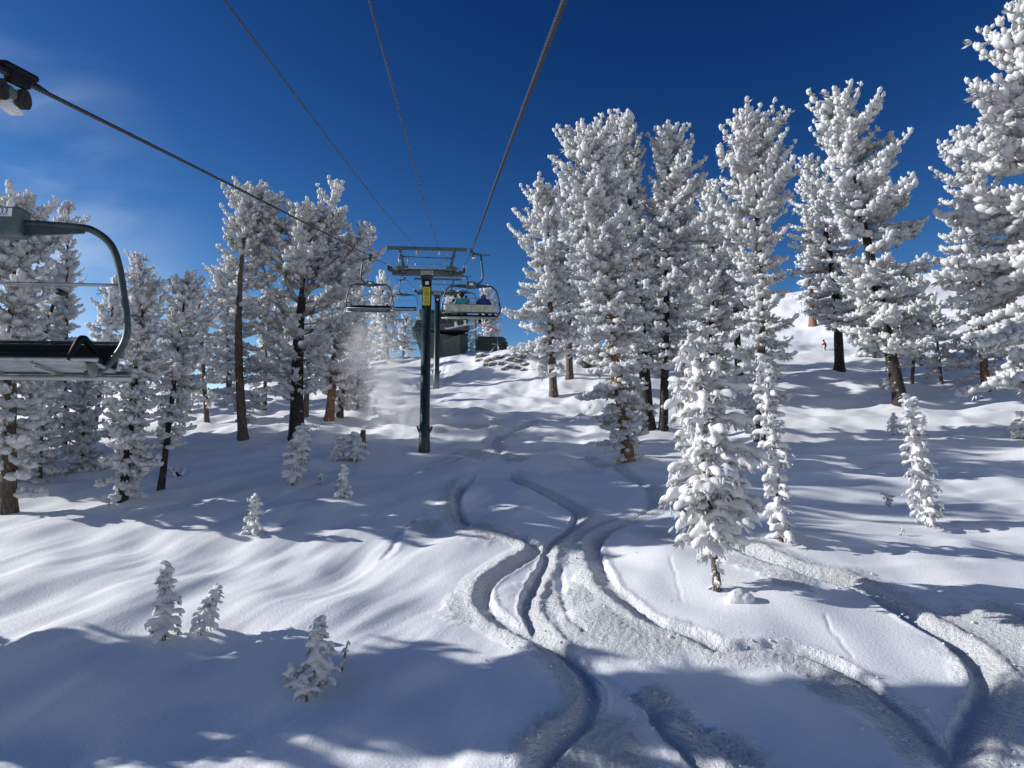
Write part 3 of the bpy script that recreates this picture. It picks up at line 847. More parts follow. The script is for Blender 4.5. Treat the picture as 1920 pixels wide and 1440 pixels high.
    C('pine with an orange-brown trunk behind the towering edge pine, pointed top', (1850, 735), (1812, 245),
      [(700, 1805, 1900), (600, 1775, 1920), (500, 1768, 1910), (420, 1765, 1890), (340, 1768, 1870), (280, 1778, 1850), (255, 1795, 1835)],
      seed=12, spray=0.46, dens=1.0, bark='bark_red', r0=0.40, group='frosted pines of the right stand')
    C('short bright pine right of the leaning pine\'s black trunk', (1766, 722), (1748, 556),
      [(700, 1738, 1790), (650, 1725, 1792), (600, 1722, 1775), (570, 1738, 1762)], seed=13, spray=0.5, dens=0.9, r0=0.16, group='frosted pines of the right stand')
    C('thin pine whose trunk shows just right of the leaning pine\'s black trunk', (1710, 722), (1722, 520),
      [(690, 1695, 1745), (620, 1690, 1760), (560, 1700, 1750), (530, 1715, 1735)], seed=14, spray=0.5, dens=0.9, r0=0.18, group='frosted pines of the right stand')
    C('distant small pine behind the riders of the nearer occupied chair', (918, 672), (912, 540), [(665, 890, 942), (630, 888, 945), (590, 895, 935), (555, 905, 922)],
      seed=15, D=125, spray=0.6, dens=0.9, r0=0.16, group='distant pines by the top station')
    # ---- left-hand stand
    C('large spreading pine with dark forked limbs, biggest of the left stand', (556, 826), (590, 405),
      [(770, 520, 600), (720, 490, 620), (650, 478, 690), (600, 480, 695), (540, 485, 690), (480, 500, 680), (440, 520, 670)],
      seed=20, nmax=3000, spray=0.40, dens=0.8, bark='bark_dark', r0=0.58, bend=-12, gap=0.42, droop=0.1, ragged=0.38, up=0.20, bare=((0.0, 0.17), (0.55, 0.66)),
      leaders=((0.60, (500, 366), 2.0, 26), (0.66, (545, 385), 1.5, 16), (0.62, (632, 345), 2.0, 30), (0.66, (688, 425), 1.7, 22), (0.55, (716, 470), 1.3, 16), (0.5, (478, 450), 1.4, 16), (0.6, (590, 388), 1.4, 12)), group='frosted pines of the left stand')
    C('tall pine with a long bare brown trunk left of the spreading pine', (455, 826), (468, 352),
      [(800, 415, 480), (740, 405, 500), (660, 405, 505), (580, 408, 515), (500, 408, 520), (430, 415, 520), (390, 428, 515), (362, 450, 500)],
      seed=21, spray=0.40, dens=1.0, bark='bark_grey', r0=0.36, bend=-14, gap=0.3, front_open=((0.0, 0.72),), leaders=((0.75, (498, 368), 1.2, 12),), group='frosted pines of the left stand')
    C('pine with a thin leaning dark trunk right of the near chair', (300, 925), (352, 520),
      [(840, 300, 345), (780, 292, 372), (700, 300, 398), (620, 305, 392), (560, 318, 382), (530, 335, 372)],
      seed=22, spray=0.34, dens=1.1, bark='bark_dark', r0=0.19, gap=0.2, group='frosted pines of the left stand')
    C('bushy shaded pine beside the thin leaning trunk, branches down to the snow', (228, 945), (275, 526),
      [(930, 200, 265), (880, 195, 285), (800, 200, 300), (720, 200, 312), (640, 212, 318), (580, 232, 312), (545, 255, 300)],
      seed=23, spray=0.34, dens=1.25, bark='bark_dark', r0=0.24, gap=0.1, group='frosted pines of the left stand')
    C('big pine behind the near empty chair at the left picture edge', (14, 965), (30, 372),
      [(920, -60, 60), (850, -90, 78), (760, -100, 88), (680, -100, 82), (600, -100, 92), (540, -90, 112), (470, -80, 112), (430, -60, 118), (395, -20, 80)],
      seed=24, spray=0.36, dens=1.0, bark='bark_grey', r0=0.38, D=39, gap=0.1, group='frosted pines of the left stand')
    C('pine whose narrow top shows between the near chair frame and the bushy pine', (118, 895), (128, 385),
      [(860, 90, 165), (780, 92, 160), (720, 95, 158), (640, 98, 150), (560, 100, 140), (480, 105, 148), (400, 112, 140)],
      seed=25, spray=0.42, dens=0.8, r0=0.16, D=58, gap=0.15, ragged=0.45, group='frosted pines of the left stand')
    C('low pale pine on the snow below the near chair, nearest to its frame', (152, 905), (160, 690),
      [(895, 118, 195), (850, 108, 205), (800, 112, 205), (750, 122, 195), (710, 140, 180)], seed=26, D=50, spray=0.36, dens=1.1, r0=0.12, gap=0.1, group='low pines of the left stand')
    C('low pale pine at the crest left of the others, under the near chair', (72, 938), (84, 712),
      [(930, 40, 110), (880, 30, 122), (820, 38, 120), (760, 52, 112), (725, 70, 98)], seed=27, D=45, spray=0.34, dens=1.0, r0=0.1, gap=0.1, group='low pines of the left stand')
    C('backlit pine between the thin leaning trunk and the bare-trunked pine', (388, 795), (372, 552),
      [(760, 350, 410), (700, 340, 425), (640, 340, 420), (580, 355, 400)], seed=28, spray=0.46, dens=1.0, r0=0.22, group='frosted pines of the left stand')
    C('pair-trunk pine left of the blowing snow, redder of the two trunks', (616, 794), (640, 540),
      [(735, 590, 650), (660, 580, 672), (600, 590, 672), (555, 618, 655)], seed=29, spray=0.44, dens=1.0, bark='bark_red', r0=0.42, group='frosted pines of the left stand')
    C('pair-trunk pine left of the blowing snow, greyer trunk on the right', (636, 788), (655, 560),
      [(770, 620, 665), (700, 615, 690), (640, 615, 695), (580, 640, 675)], seed=30, spray=0.44, dens=1.0, r0=0.32, group='frosted pines of the left stand')
    C('pine veiled by the blowing snow, branches reaching the ground', (670, 770), (672, 590),
      [(765, 640, 700), (710, 632, 705), (650, 640, 702), (610, 655, 690)], seed=31, spray=0.42, dens=1.1, r0=0.16, gap=0.1, group='frosted pines of the left stand')
    C('bright sunlit pine behind the farther left chair', (728, 668), (716, 512),
      [(655, 695, 762), (610, 692, 758), (570, 695, 752), (535, 705, 732)], seed=32, D=118, spray=0.6, dens=0.9, r0=0.22, group='distant pines by the top station')
    C('frosted pine left of the top station hall, on the ridge', (755, 672), (762, 592),
      [(665, 735, 785), (640, 735, 785), (610, 745, 778)], seed=33, D=128, spray=0.6, dens=0.9, r0=0.2, group='distant pines by the top station')
    C('far pine on the ridge just right of the veiled pine', (708, 688), (700, 560),
      [(680, 680, 735), (640, 675, 735), (590, 685, 720)], seed=34, D=122, spray=0.6, dens=0.9, r0=0.2, group='distant pines by the top station')
    C('slim background pine seen between the bare-trunked and spreading pines', (496, 772), (500, 560),
      [(740, 478, 520), (680, 470, 528), (620, 476, 524), (575, 490, 512)], seed=35, spray=0.5, dens=0.8, r0=0.2, group='frosted pines of the left stand')
    C('background pine whose trunk stands just right of the spreading pine\'s trunk', (572, 785), (585, 560),
      [(720, 555, 610), (660, 550, 625), (600, 565, 610)], seed=36, spray=0.5, dens=0.7, r0=0.26, group='frosted pines of the left stand')
    C('dark shaded pine between spreading pine and pair-trunk pines, high on the left slope', (540, 752), (535, 600),
      [(745, 515, 560), (700, 508, 568), (640, 520, 552)], seed=37, spray=0.5, dens=0.8, r0=0.16, group='frosted pines of the left stand')
    C('background pine behind the thin leaning trunk, left of the gap', (335, 800), (320, 600),
      [(790, 300, 360), (730, 290, 368), (660, 298, 350)], seed=38, D=74, spray=0.5, dens=0.8, r0=0.2, group='frosted pines of the left stand')
    C('distant pine top peeping above the near chair seat', (105, 850), (103, 630),
      [(820, 70, 140), (740, 72, 138), (680, 84, 124)], seed=39, D=80, spray=0.55, dens=0.8, r0=0.2, group='frosted pines of the left stand')
    # ---- saplings and shrubs under pillows of snow
    PT = pillow_tree
    g = 'snow-laden saplings on the slope'
    PT('large snow-laden sapling with drooping white pillows and bare lower trunk, right foreground', (1345, 1106), (1298, 634),
       [(1040, 1300, 1370), (1000, 1262, 1400), (960, 1262, 1412), (915, 1228, 1428), (870, 1240, 1432), (830, 1262, 1425), (790, 1245, 1412), (740, 1250, 1390), (700, 1262, 1372), (665, 1275, 1330), (640, 1288, 1312)],
       seed=1, lump=0.33, dens=1.15, voxel=0.06, r0=0.14, fringe=1.8, group=g)
    PT('slim snow-caked column tree standing right behind the large sapling', (1466, 1014), (1430, 668),
       [(1008, 1438, 1498), (960, 1438, 1492), (900, 1430, 1484), (860, 1420, 1482), (810, 1415, 1470), (770, 1412, 1464), (720, 1412, 1458), (685, 1420, 1446)],
       seed=2, lump=0.25, dens=1.5, voxel=0.05, r0=0.09, group=g)
    PT('slender snow-bobbled sapling alone on the right slope', (1742, 988), (1703, 744),
       [(980, 1712, 1775), (930, 1694, 1758), (880, 1690, 1752), (830, 1690, 1742), (790, 1690, 1732), (760, 1694, 1718)],
       seed=3, lump=0.22, dens=1.6, voxel=0.05, r0=0.06, group=g)
    PT('small grey frosted seedling left of the slender sapling, near the black trunk', (1676, 814), (1674, 776), [(812, 1660, 1690), (795, 1664, 1688), (780, 1670, 1680)],
       seed=4, lump=0.2, dens=1.8, voxel=0.07, group=g)
    PT('taller of the two shaded saplings at lower left, crooked snowy spire', (307, 1200), (312, 1058),
       [(1192, 278, 335), (1165, 280, 338), (1140, 292, 345), (1120, 294, 338), (1095, 298, 326), (1070, 304, 322)], seed=5, lump=0.19, dens=2.6, voxel=0.03, r0=0.05, fringe=0.5, group=g)
    PT('shorter leaning sapling beside the lower-left snowy spire', (378, 1190), (404, 1102),
       [(1184, 352, 408), (1160, 356, 408), (1135, 372, 408), (1115, 392, 412)], seed=6, lump=0.17, dens=2.6, voxel=0.03, r0=0.04, fringe=0.5, group=g)
    PT('main stem of the low snow-covered sapling clump in the lower shade', (594, 1292), (597, 1164),
       [(1285, 556, 640), (1262, 556, 640), (1235, 565, 638), (1205, 578, 622), (1180, 588, 610)], seed=7, lump=0.18, dens=2.8, voxel=0.03, r0=0.04, fringe=0.5, group=g)
    PT('thin dark-needled stem right of the low snow-covered clump', (640, 1258), (652, 1204),
       [(1250, 626, 664), (1230, 634, 662), (1214, 644, 658)], seed=8, lump=0.09, dens=1.0, voxel=0.03, r0=0.03, cap=False, needle=2, group=g)
    PT('snow-bowed tuft left of the low snow-covered clump', (560, 1290), (545, 1246), [(1288, 528, 580), (1270, 528, 572), (1255, 536, 556)], seed=9, lump=0.15, dens=0.7, voxel=0.03, r0=0.03, fringe=0.3, group=g)
    PT('sloping drift-covered tuft at the foot of the low clump', (575, 1315), (572, 1270), [(1310, 548, 604), (1290, 555, 600)], seed=10, lump=0.15, dens=0.7, voxel=0.03, r0=0.03, fringe=0.3, group=g)
    PT('small conical snowy sapling alone in the middle left', (474, 1003), (479, 928), [(998, 452, 496), (975, 456, 494), (950, 464, 490), (935, 472, 486)], seed=11, lump=0.18, dens=2.4, voxel=0.04, r0=0.04, fringe=0.6, group=g)
    PT('shaded shrub-like sapling at the foot of the spreading pine', (548, 910), (568, 800), [(902, 528, 566), (870, 524, 578), (840, 540, 584), (812, 555, 580)], seed=12, lump=0.27, dens=2.2, voxel=0.06, r0=0.08, needle=1.6, group=g)
    PT('snowy shrub beside the small stump, broad and rounded', (668, 864), (664, 812), [(862, 638, 690), (845, 638, 690), (830, 644, 686), (818, 658, 672)], seed=13, lump=0.24, dens=2.2, voxel=0.06, r0=0.04, group=g)
    PT('snowy shrub left half of the rounded pair near the stump', (632, 864), (638, 820), [(862, 614, 652), (845, 616, 654), (830, 626, 648)], seed=14, lump=0.22, dens=2.2, voxel=0.06, r0=0.04, group=g)
    PT('little forked sapling below the rounded shrubs', (645, 934), (645, 874), [(930, 628, 662), (905, 630, 658), (885, 638, 652)], seed=15, lump=0.2, dens=2.2, voxel=0.05, r0=0.04, group=g)
    PT('tiny seedling between the shrub-like sapling and the forked sapling', (600, 908), (600, 886), [(906, 592, 608), (895, 595, 605)], seed=16, lump=0.12, dens=0.8, voxel=0.05, r0=0.02, group=g)
    PT('broken snow-crusted twigs low beside the slender sapling', (1668, 950), (1660, 925), [(948, 1655, 1688), (935, 1655, 1680)], seed=17, lump=0.1, dens=0.7, voxel=0.04, r0=0.03, needle=2, cap=False, group=g)
    PT('tiny snow-tipped twig under the broken twigs on the right slope', (1690, 1004), (1692, 990), [(1002, 1684, 1698), (995, 1688, 1696)], seed=18, lump=0.07, dens=0.8, voxel=0.03, r0=0.01, group=g)
    PT('frosted sapling at the right picture edge under the towering pine', (1925, 822), (1922, 778), [(818, 1888, 1960), (800, 1892, 1955), (785, 1905, 1940)], seed=19, lump=0.26, dens=1.8, voxel=0.06, r0=0.06, group=g)
    PT('foot tuft of snow-caked twigs at the base of the large sapling\'s trunk', (1342, 1108), (1344, 1052), [(1102, 1326, 1362), (1080, 1328, 1360), (1062, 1336, 1354)], seed=20, lump=0.13, dens=1.1, voxel=0.04, r0=0.03, fringe=1.6, group=g)
    PT('low bush along the crest under the bushy pine at far left', (190, 885), (186, 860), [(883, 165, 215), (870, 172, 205)], seed=21, lump=0.24, dens=0.9, voxel=0.07, r0=0.03, group=g)
build_trees()

# trees standing outside the frame on the left whose shadows cross the foreground
def shade_copies(src, spots):
    for i, (x, y, s, rz) in enumerate(spots):
        r = copy_tree(src, (x, y, H(x, y)[0]), (0, 0, rz), 'frosted pine outside the left picture edge, shading the foreground snow')
        r.scale = (s, s, s); r['group'] = 'pines beyond the left picture edge'
by = {t[0]['label'][:24]: t[0] for t in TREES}
SHADE = [(-25, 24.3, 1.35, 1.0), (-31, 24.6, 1.6, 2.0), (-24, 20.9, 0.6, 2.6), (-29, 21.6, 0.75, 3.1), (-36, 23.2, 1.5, .4), (-34, 26.0, 1.2, 4.0), (-37, 48, 1.5, 5.0), (-36, 44.5, 1.3, 1.6), (-43, 53, 1.8, 2.2), (-42, 49, 1.7, 3.3), (-47, 59, 1.8, .9), (-50, 55, 1.9, 1.9), (-52, 64, 1.9, 4.4), (-58, 61, 2.0, 2.9), (-39, 46.3, 2.1, .2), (-45, 50.8, 2.3, 1.2), (-44, 56, 2.2, 3.9)]
shade_copies(TREES[18][0], SHADE)

# paler pines filling in behind the left stand
BACK = [(262, 800, 92, 1.5, 'backlit pine seen through the gap right of the bushy pine', 0), (318, 778, 96, 1.4, 'pale pine behind the thin leaning trunk, upper slope', 1), 
        (428, 762, 98, 1.35, 'pale pine just left of the bare-trunked pine', 3), (175, 830, 80, 1.3, 'pale pine behind the near chair seat, right part', 4), (60, 850, 78, 1.5, 'pale pine behind the near chair seat, left part', 5),
        (520, 745, 104, 1.3, 'pale far pine left of the spreading pine trunk', 6), (655, 708, 112, 1.2, 'pale far pine behind the blowing snow', 8),
        (1285, 735, 86, 1.7, 'shaded pine behind the slender-trunked pine', 9), (1385, 722, 90, 1.6, 'shaded pine left behind the third high crown', 10), (1640, 690, 96, 1.3, 'shaded pine hidden behind the leaning pine foliage', 11), (1100, 705, 96, 1.5, 'shaded pine between the first and second right-hand crowns', 12), (842, 668, 134, 1.0, 'ridge pine behind the top station roof', 13)]
_src = [t[0] for t in TREES]
for px, py, D, s, lab, k in BACK:
    p = P(px, py, D); src = _src[(7, 14, 18, 19, 13)[k % 5]]
    hs = {7: 26, 14: 15, 18: 12.5, 19: 17, 13: 12}[(7, 14, 18, 19, 13)[k % 5]]
    s2 = s * 13.0 / hs
    r = copy_tree(src, (p[0], p[1], H(p[0], p[1])[0]), (0, 0, 1.7 * k + 1), lab); r.scale = (s2, s2, s2); r['group'] = 'pale pines in the background'
for bx_, by_, r_ in mounds_after:
    mounds.append((bx_, by_, 0.18, 1.6))

# ------------------------------------------------------------------ snow ground
def build_ground():
    ys = [-60, -45, -32, -22, -14, -8, -3, 1, 4.5, 7.5, 10, 11.5, 12.8]
    y = 13.5
    while y < 60: ys.append(y); y += 0.0050 * y
    while y < 175: ys.append(y); y += 0.0075 * y
    while y < 420: ys.append(y); y *= 1.05
    ys = np.array(ys)
    us = np.concatenate([np.linspace(-9, -1.5, 12), np.linspace(-1.3, -0.80, 18), np.linspace(-0.78, 0.74, 690), np.linspace(0.78, 1.3, 18), np.linspace(1.5, 9, 12)])
    sw = np.maximum(ys, 13.0)
    X = us[None] * sw[:, None]; Y = np.repeat(ys[:, None], len(us), 1)
    z, rough = H(X, Y, True)
    far = sstep(180, 300, Y.ravel()) + sstep(1.2, 3.0, np.abs(X.ravel()) / 100.0)
    z = z - far * 6
    V = np.stack([X.ravel(), Y.ravel(), z], 1)
    n, m = len(ys), len(us)
    i = (np.arange(n - 1)[:, None] * m + np.arange(m - 1)[None]).ravel()
    Fc = np.stack([i, i + 1, i + m + 1, i + m], 1)
    me = np_mesh('snow_slope', V, Fc)
    a = me.attributes.new('rough', 'FLOAT', 'POINT'); a.data.foreach_set('value', rough.astype(np.float32))
    o = obj('snow_ground', me, M['snow']); o['kind'] = 'structure'
build_ground()

# ------------------------------------------------------------------ haul ropes and cables
YAW = math.atan(112 / F / CP)
def rope_z(side, D):     # height of the rope above the camera axis at distance D
    k = [(-60, -3.0), (-20, 0.15), (0, 2.25), (5.8, 2.90), (12.3, 3.67), (34, 5.85 if side > 0 else 6.1), (56, 8.55), (75, 10.15 if side > 0 else 10.2), (95, 11.65), (112, 11.3)]
    return np.interp(D, [a for a, b in k], [b for a, b in k])
from math import pi
def spline_up(side, D):
    d = np.array([rope_z(side, D + e) for e in (-4, -2, 0, 2, 4)]); return float(d.mean()) if abs(D - 56) > 4 and abs(D - 95) > 4 else float(d[2])
OFF = {1: 0.85, -1: -4.5}
def rope(side, label):
    root = thing('haul_rope', label, 'steel rope', L(OFF[side], rope_z(side, 0), 0))
    base = np.array(root.location)
    # near length: six laid strands, modelled as a twisted lobed section
    Ds = np.arange(-25, 26, 0.035)
    C_ = np.array([L(OFF[side], spline_up(side, D), D) for D in Ds]) - base
    t = np.gradient(C_, axis=0); R = frames(t)
    seg = 18; an = np.arange(seg) * 2 * pi / seg
    ph = (Ds[:, None] * 2 * pi / 0.42)
    rr = 0.0235 * (1 + 0.16 * np.cos(6 * an))[None]
    V = C_[:, None] + rr[..., None] * (np.cos(an[None] + ph)[..., None] * R[:, None, :, 1] + np.sin(an[None] + ph)[..., None] * R[:, None, :, 2])
    n = len(Ds); i = np.arange(n - 1)[:, None] * seg; k = np.arange(seg)[None]; k2 = (k + 1) % seg
    Fc = np.stack([i + k, i + k2, i + seg + k2, i + seg + k], -1).reshape(-1, 4)
    obj('laid_strands', np_mesh('laid_strands', V.reshape(-1, 3), Fc), M['rope'], root)
    bm = NB(); tube(bm, [Vector(L(OFF[side], spline_up(side, D), D) - base) for D in np.r_[-60, -40, -25]], 0.025, 8)
    obj('rope_run', bm, M['rope'], root)
    bm = NB(); tube(bm, [Vector(L(OFF[side], spline_up(side, D), D) - base) for D in np.r_[26:95.1:3.0, 100, 106, 113]], 0.028, 8)
    obj('rope_run', bm, M['rope'], root)
rope(1, 'thick twisted steel rope running overhead to the right side of the lift towers')
rope(-1, 'twisted steel rope carrying the empty chairs on the left side of the towers')
for off, lab, z0 in ((-2.64, 'thin cable sagging from upper left to the left of the tower top beam', 3.54), (-1.01, 'thin cable from the top centre to the right hanger on the tower top beam', 3.75)):
    bm = NB(); ks = [(-50, z0 - 5.6), (0, z0), (56, 9.98), (75, 11.0), (95, 12.6)]
    pts = []
    for D in list(np.linspace(-50, 56, 16)) + [65, 75, 85, 95]:
        up = np.interp(D, [a for a, b in ks], [b for a, b in ks]) - (0.25 * math.sin(math.pi * (D % 56) / 56) if D < 56 else 0)
        pts.append(L(off, up, D))
    r = tube(bm, pts, 0.016, 6)
    o = obj('communication_cable', bm, M['cable']); tag(o, lab, 'cable')

# ------------------------------------------------------------------ lift towers
def tower(D, ground_px, label, scale=1.0):
    G = P(*ground_px, D)
    top = L(-1.825, rope_z(1, D), D)        # rope level over the pole
    gz = H(G[0], G[1])[0]
    root = thing('lift_tower', label, 'lift tower', (top[0], top[1], gz), (0, 0, YAW))
    Hr = top[2] - gz                         # rope height above the ground
    bm = NB()
    zt = Hr - 0.75
    tube(bm, [(0, 0, -1.2), (0, 0, 0.0), (0, 0, 1.45), (0, 0, 1.5), (0, 0, zt - 0.35)], .36, 24, rs=[.40, .40, .37, .35, .345])
    obj('pole', bm, M['green'], root)
    bm = NB(); tube(bm, [(0, 0, zt - 0.35), (0, 0, zt - 0.1), (0, 0, zt)], .4, 24, rs=[.36, .46, .46]); obj('pole_head', bm, M['green'], root)
    bm = NB(); box(bm, (0, 0, zt + 0.22), (0.95, 0.62, 0.42), bev=0.1); obj('saddle', bm, M['galv_light'], root)
    for z in (0.75, 1.5):
        bm = NB(); tube(bm, [(0, 0, z - .03), (0, 0, z + .03)], .40, 24); obj('flange', bm, M['green'], root)
    for s in (-1, 1):
        bm = NB(); box(bm, (s * 0.44, 0, 1.25), (0.14, 0.30, 0.45), ry=s * 0.35, bev=.02); obj('jacking_lug', bm, M['green'], root)
    # crossarm
    bm = NB(); box(bm, (0, 0.02, zt + 0.24), (5.05, 0.34, 0.36), bev=0.015); obj('crossarm', bm, M['galv'], root)
    bm = NB(); box(bm, (0, -0.02, zt + 0.46), (3.6, 0.75, 0.05)); obj('catwalk', bm, M['galv_light'], root)
    bm = NB(); box(bm, (0, -0.02, zt + 0.515), (3.5, 0.6, 0.06), bev=0.028); obj('snow_cap', bm, M['pillow'], root)
    for s in (-1, 1):
        bm = NB(); box(bm, (s * 1.75, -0.1, zt + 0.52), (0.75, 0.5, 0.34), bev=0.02); obj('hanger_box', bm, M['galv'], root)
        bm = NB(); box(bm, (s * 2.2, -0.05, zt + 0.5), (0.35, 0.4, 0.32), bev=0.05); obj('pivot_block', bm, M['galv_light'], root)
        bm = NB()
        cyl(bm, (s * 1.72, -0.42, zt + 0.2), (s * 1.72, -0.22, zt + 0.2), 0.13, 10); cyl(bm, (s * 1.72, -0.42, zt - 0.02), (s * 1.72, -0.2, zt - 0.02), 0.08, 8)
        cyl(bm, (s * 1.95, -0.35, zt + 0.08), (s * 1.95, -0.16, zt + 0.08), 0.06, 8); cyl(bm, (s * 2.2, -0.35, zt + 0.08), (s * 2.2, -0.16, zt + 0.08), 0.06, 8)
        obj('mounting_bolts', bm, M['galv'], root)['kind'] = 'stuff'
        # sheave train: two side plates and eight wheels in line with the rope
        sl = 0.112 / 1.0
        tr = thing('sheave_train', None, None, (s * 2.675, 0, Hr)); tr.parent = root
        for k in ('label', 'category'):
            if k in tr: del tr[k]
        tr.rotation_euler = (math.atan(0.112) + PITCH, 0, 0)
        bm = NB(); box(bm, (-s * 0.09, 0, -0.30), (0.03, 3.3, 0.16), bev=.01)
        for q in (-1.2, -0.4, 0.4, 1.2):
            box(bm, (-s * 0.09, q, -0.24), (0.03, 0.62, 0.14), bev=.01)
        cyl(bm, (-s * 0.3, 0, -0.34), (s * 0.08, 0, -0.34), 0.07, 10)
        obj('sheave_frame', bm, M['galv'], tr)
        for q in (-1.45, -1.0, -0.6, -0.2, 0.2, 0.6, 1.0, 1.45):
            bm = NB(); cyl(bm, (-0.05, q, -0.205), (0.05, q, -0.205), 0.19, 16); cyl(bm, (-0.07, q, -0.205), (0.07, q, -0.205), 0.07, 8)
            obj('sheave', bm, M['rubber'], tr)
        for q in (-1.5, 0.1):
            bm = NB(); box(bm, (s * 0.06, q, -0.0), (0.26, 0.35, 0.09), bev=.04); obj('snow_crust', bm, M['pillow'], tr)
        # working platform rails beside the wheels
        bm = NB()
        for xx, y0, hh in ((1.38, -0.35, 1.1), (2.05, -0.35, 1.1), (1.38, 0.5, 1.0), (2.05, 0.5, 1.0)):
            cyl(bm, (s * xx, y0, zt + 0.5), (s * xx, y0, zt + 0.5 + hh), 0.022, 6)
        for z in (0.55, 1.08):
            tube(bm, [(s * 1.38, -0.35, zt + .5 + z), (s * 2.05, -0.35, zt + .5 + z), (s * 2.05, 0.5, zt + .5 + z - .06), (s * 1.38, 0.5, zt + .5 + z - .06)], 0.016, 6)
        obj('platform_rail', bm, M['galv_light'], root)
        # splayed strut up to the lifting beam
        bm = NB(); a = Vector((s * 1.62, 0, zt + 0.42)); b = Vector((s * 2.0, 0, zt + 1.98)); d = b - a
        c = (a + b) / 2; box(bm, c, (0.19, 0.16, d.length), ry=math.atan2(d.x, d.z), bev=.01)
        obj('strut', bm, M['galv'], root)
    bm = NB()
    for xx, hh in ((-0.85, 0.55), (0.05, 0.95), (0.72, 0.50)):
        cyl(bm, (xx, -0.32, zt + .5), (xx, -0.32, zt + .5 + hh), 0.024, 6)
    tube(bm, [(-1.5, 0.3, zt + 1.0), (1.5, 0.3, zt + 1.0)], 0.012, 5)
    obj('catwalk_post', bm, M['galv_light'], root)
    bm = NB(); cyl(bm, (-1.72, 0, zt + 1.47), (1.72, 0, zt + 1.40), 0.035, 8); cyl(bm, (-1.80, 0, zt + 1.47), (-1.66, 0, zt + 1.47), 0.08, 8); cyl(bm, (1.66, 0, zt + 1.40), (1.8, 0, zt + 1.40), 0.08, 8); obj('tie_rod', bm, M['galv'], root)
    bm = NB(); box(bm, (0, 0, zt + 2.09), (5.75, 0.2, 0.23), bev=.01); box(bm, (-2.86, 0, zt + 1.98), (.04, .24, .42)); box(bm, (2.86, 0, zt + 1.98), (.04, .24, .42)); obj('lifting_beam', bm, M['galv'], root)
    for xx in (-0.8, 0.84):
        bm = NB(); cyl(bm, (xx, 0, zt + 1.98), (xx, 0, zt + 1.76), .03, 6); box(bm, (xx, 0, zt + 1.74), (0.13, 0.3, 0.17), bev=.06); obj('cable_hanger', bm, M['white'], root)
    # plates on the pole
    bm = NB(); box(bm, (0.02, -0.362, zt - 0.58), (0.26, 0.02, 0.24)); obj('number_plate', bm, M['white'], root)
    if D < 70:
        sg = NB(); box(sg, (0.0, -0.372, zt - 1.55), (0.50, 0.025, 1.36), bev=.006); sgn = obj('warning_sign', sg, M['yellow'], root)
        bm = NB()
        y = -0.3862
        def bar(x, z, w_, h_): box(bm, (x, y, z), (w_, 0.003, h_))
        z0 = zt - 1.55
        for a in range(20):    # ring with exclamation mark
            t = a * pi / 10; box(bm, (math.cos(t) * .13, y, z0 + .47 + math.sin(t) * .13), (.018, .003, .045), ry=-t)
        bar(0, z0 + .50, .03, .10); bar(0, z0 + .41, .03, .03)
        for i, ww in enumerate((.30, .34)):
            for k in range(7): bar(-ww / 2 + ww * (k + .5) / 7, z0 + .25 - i * .12, ww / 7 * .72, .065)
        for i in range(3): bar(0, z0 + .05 - i * .035, .40, .008)
        for a in range(16):
            t = a * pi / 15; box(bm, (math.cos(t) * .12, y, z0 - .22 + math.sin(t) * .12), (.012, .003, .03), ry=-t)
        bar(0, z0 - .17, .12, .02); bar(.02, z0 - .14, .05, .04); bar(0, z0 - .23, .24, .012)
        for i, ww in enumerate((.26, .32, .34, .28)):
            for k in range(6): bar(-ww / 2 + ww * (k + .5) / 6, z0 - .36 - i * .075, ww / 6 * .7, .035)
        obj('sign_print', bm, M['print'], sgn)['kind'] = 'stuff'
    return root
tower(56, (797, 840), 'nearer dark green lift tower with a tall yellow warning sign below its crossarm')
tower(95, (820, 722), 'farther lift tower behind the yellow-signed one, beside the top station')

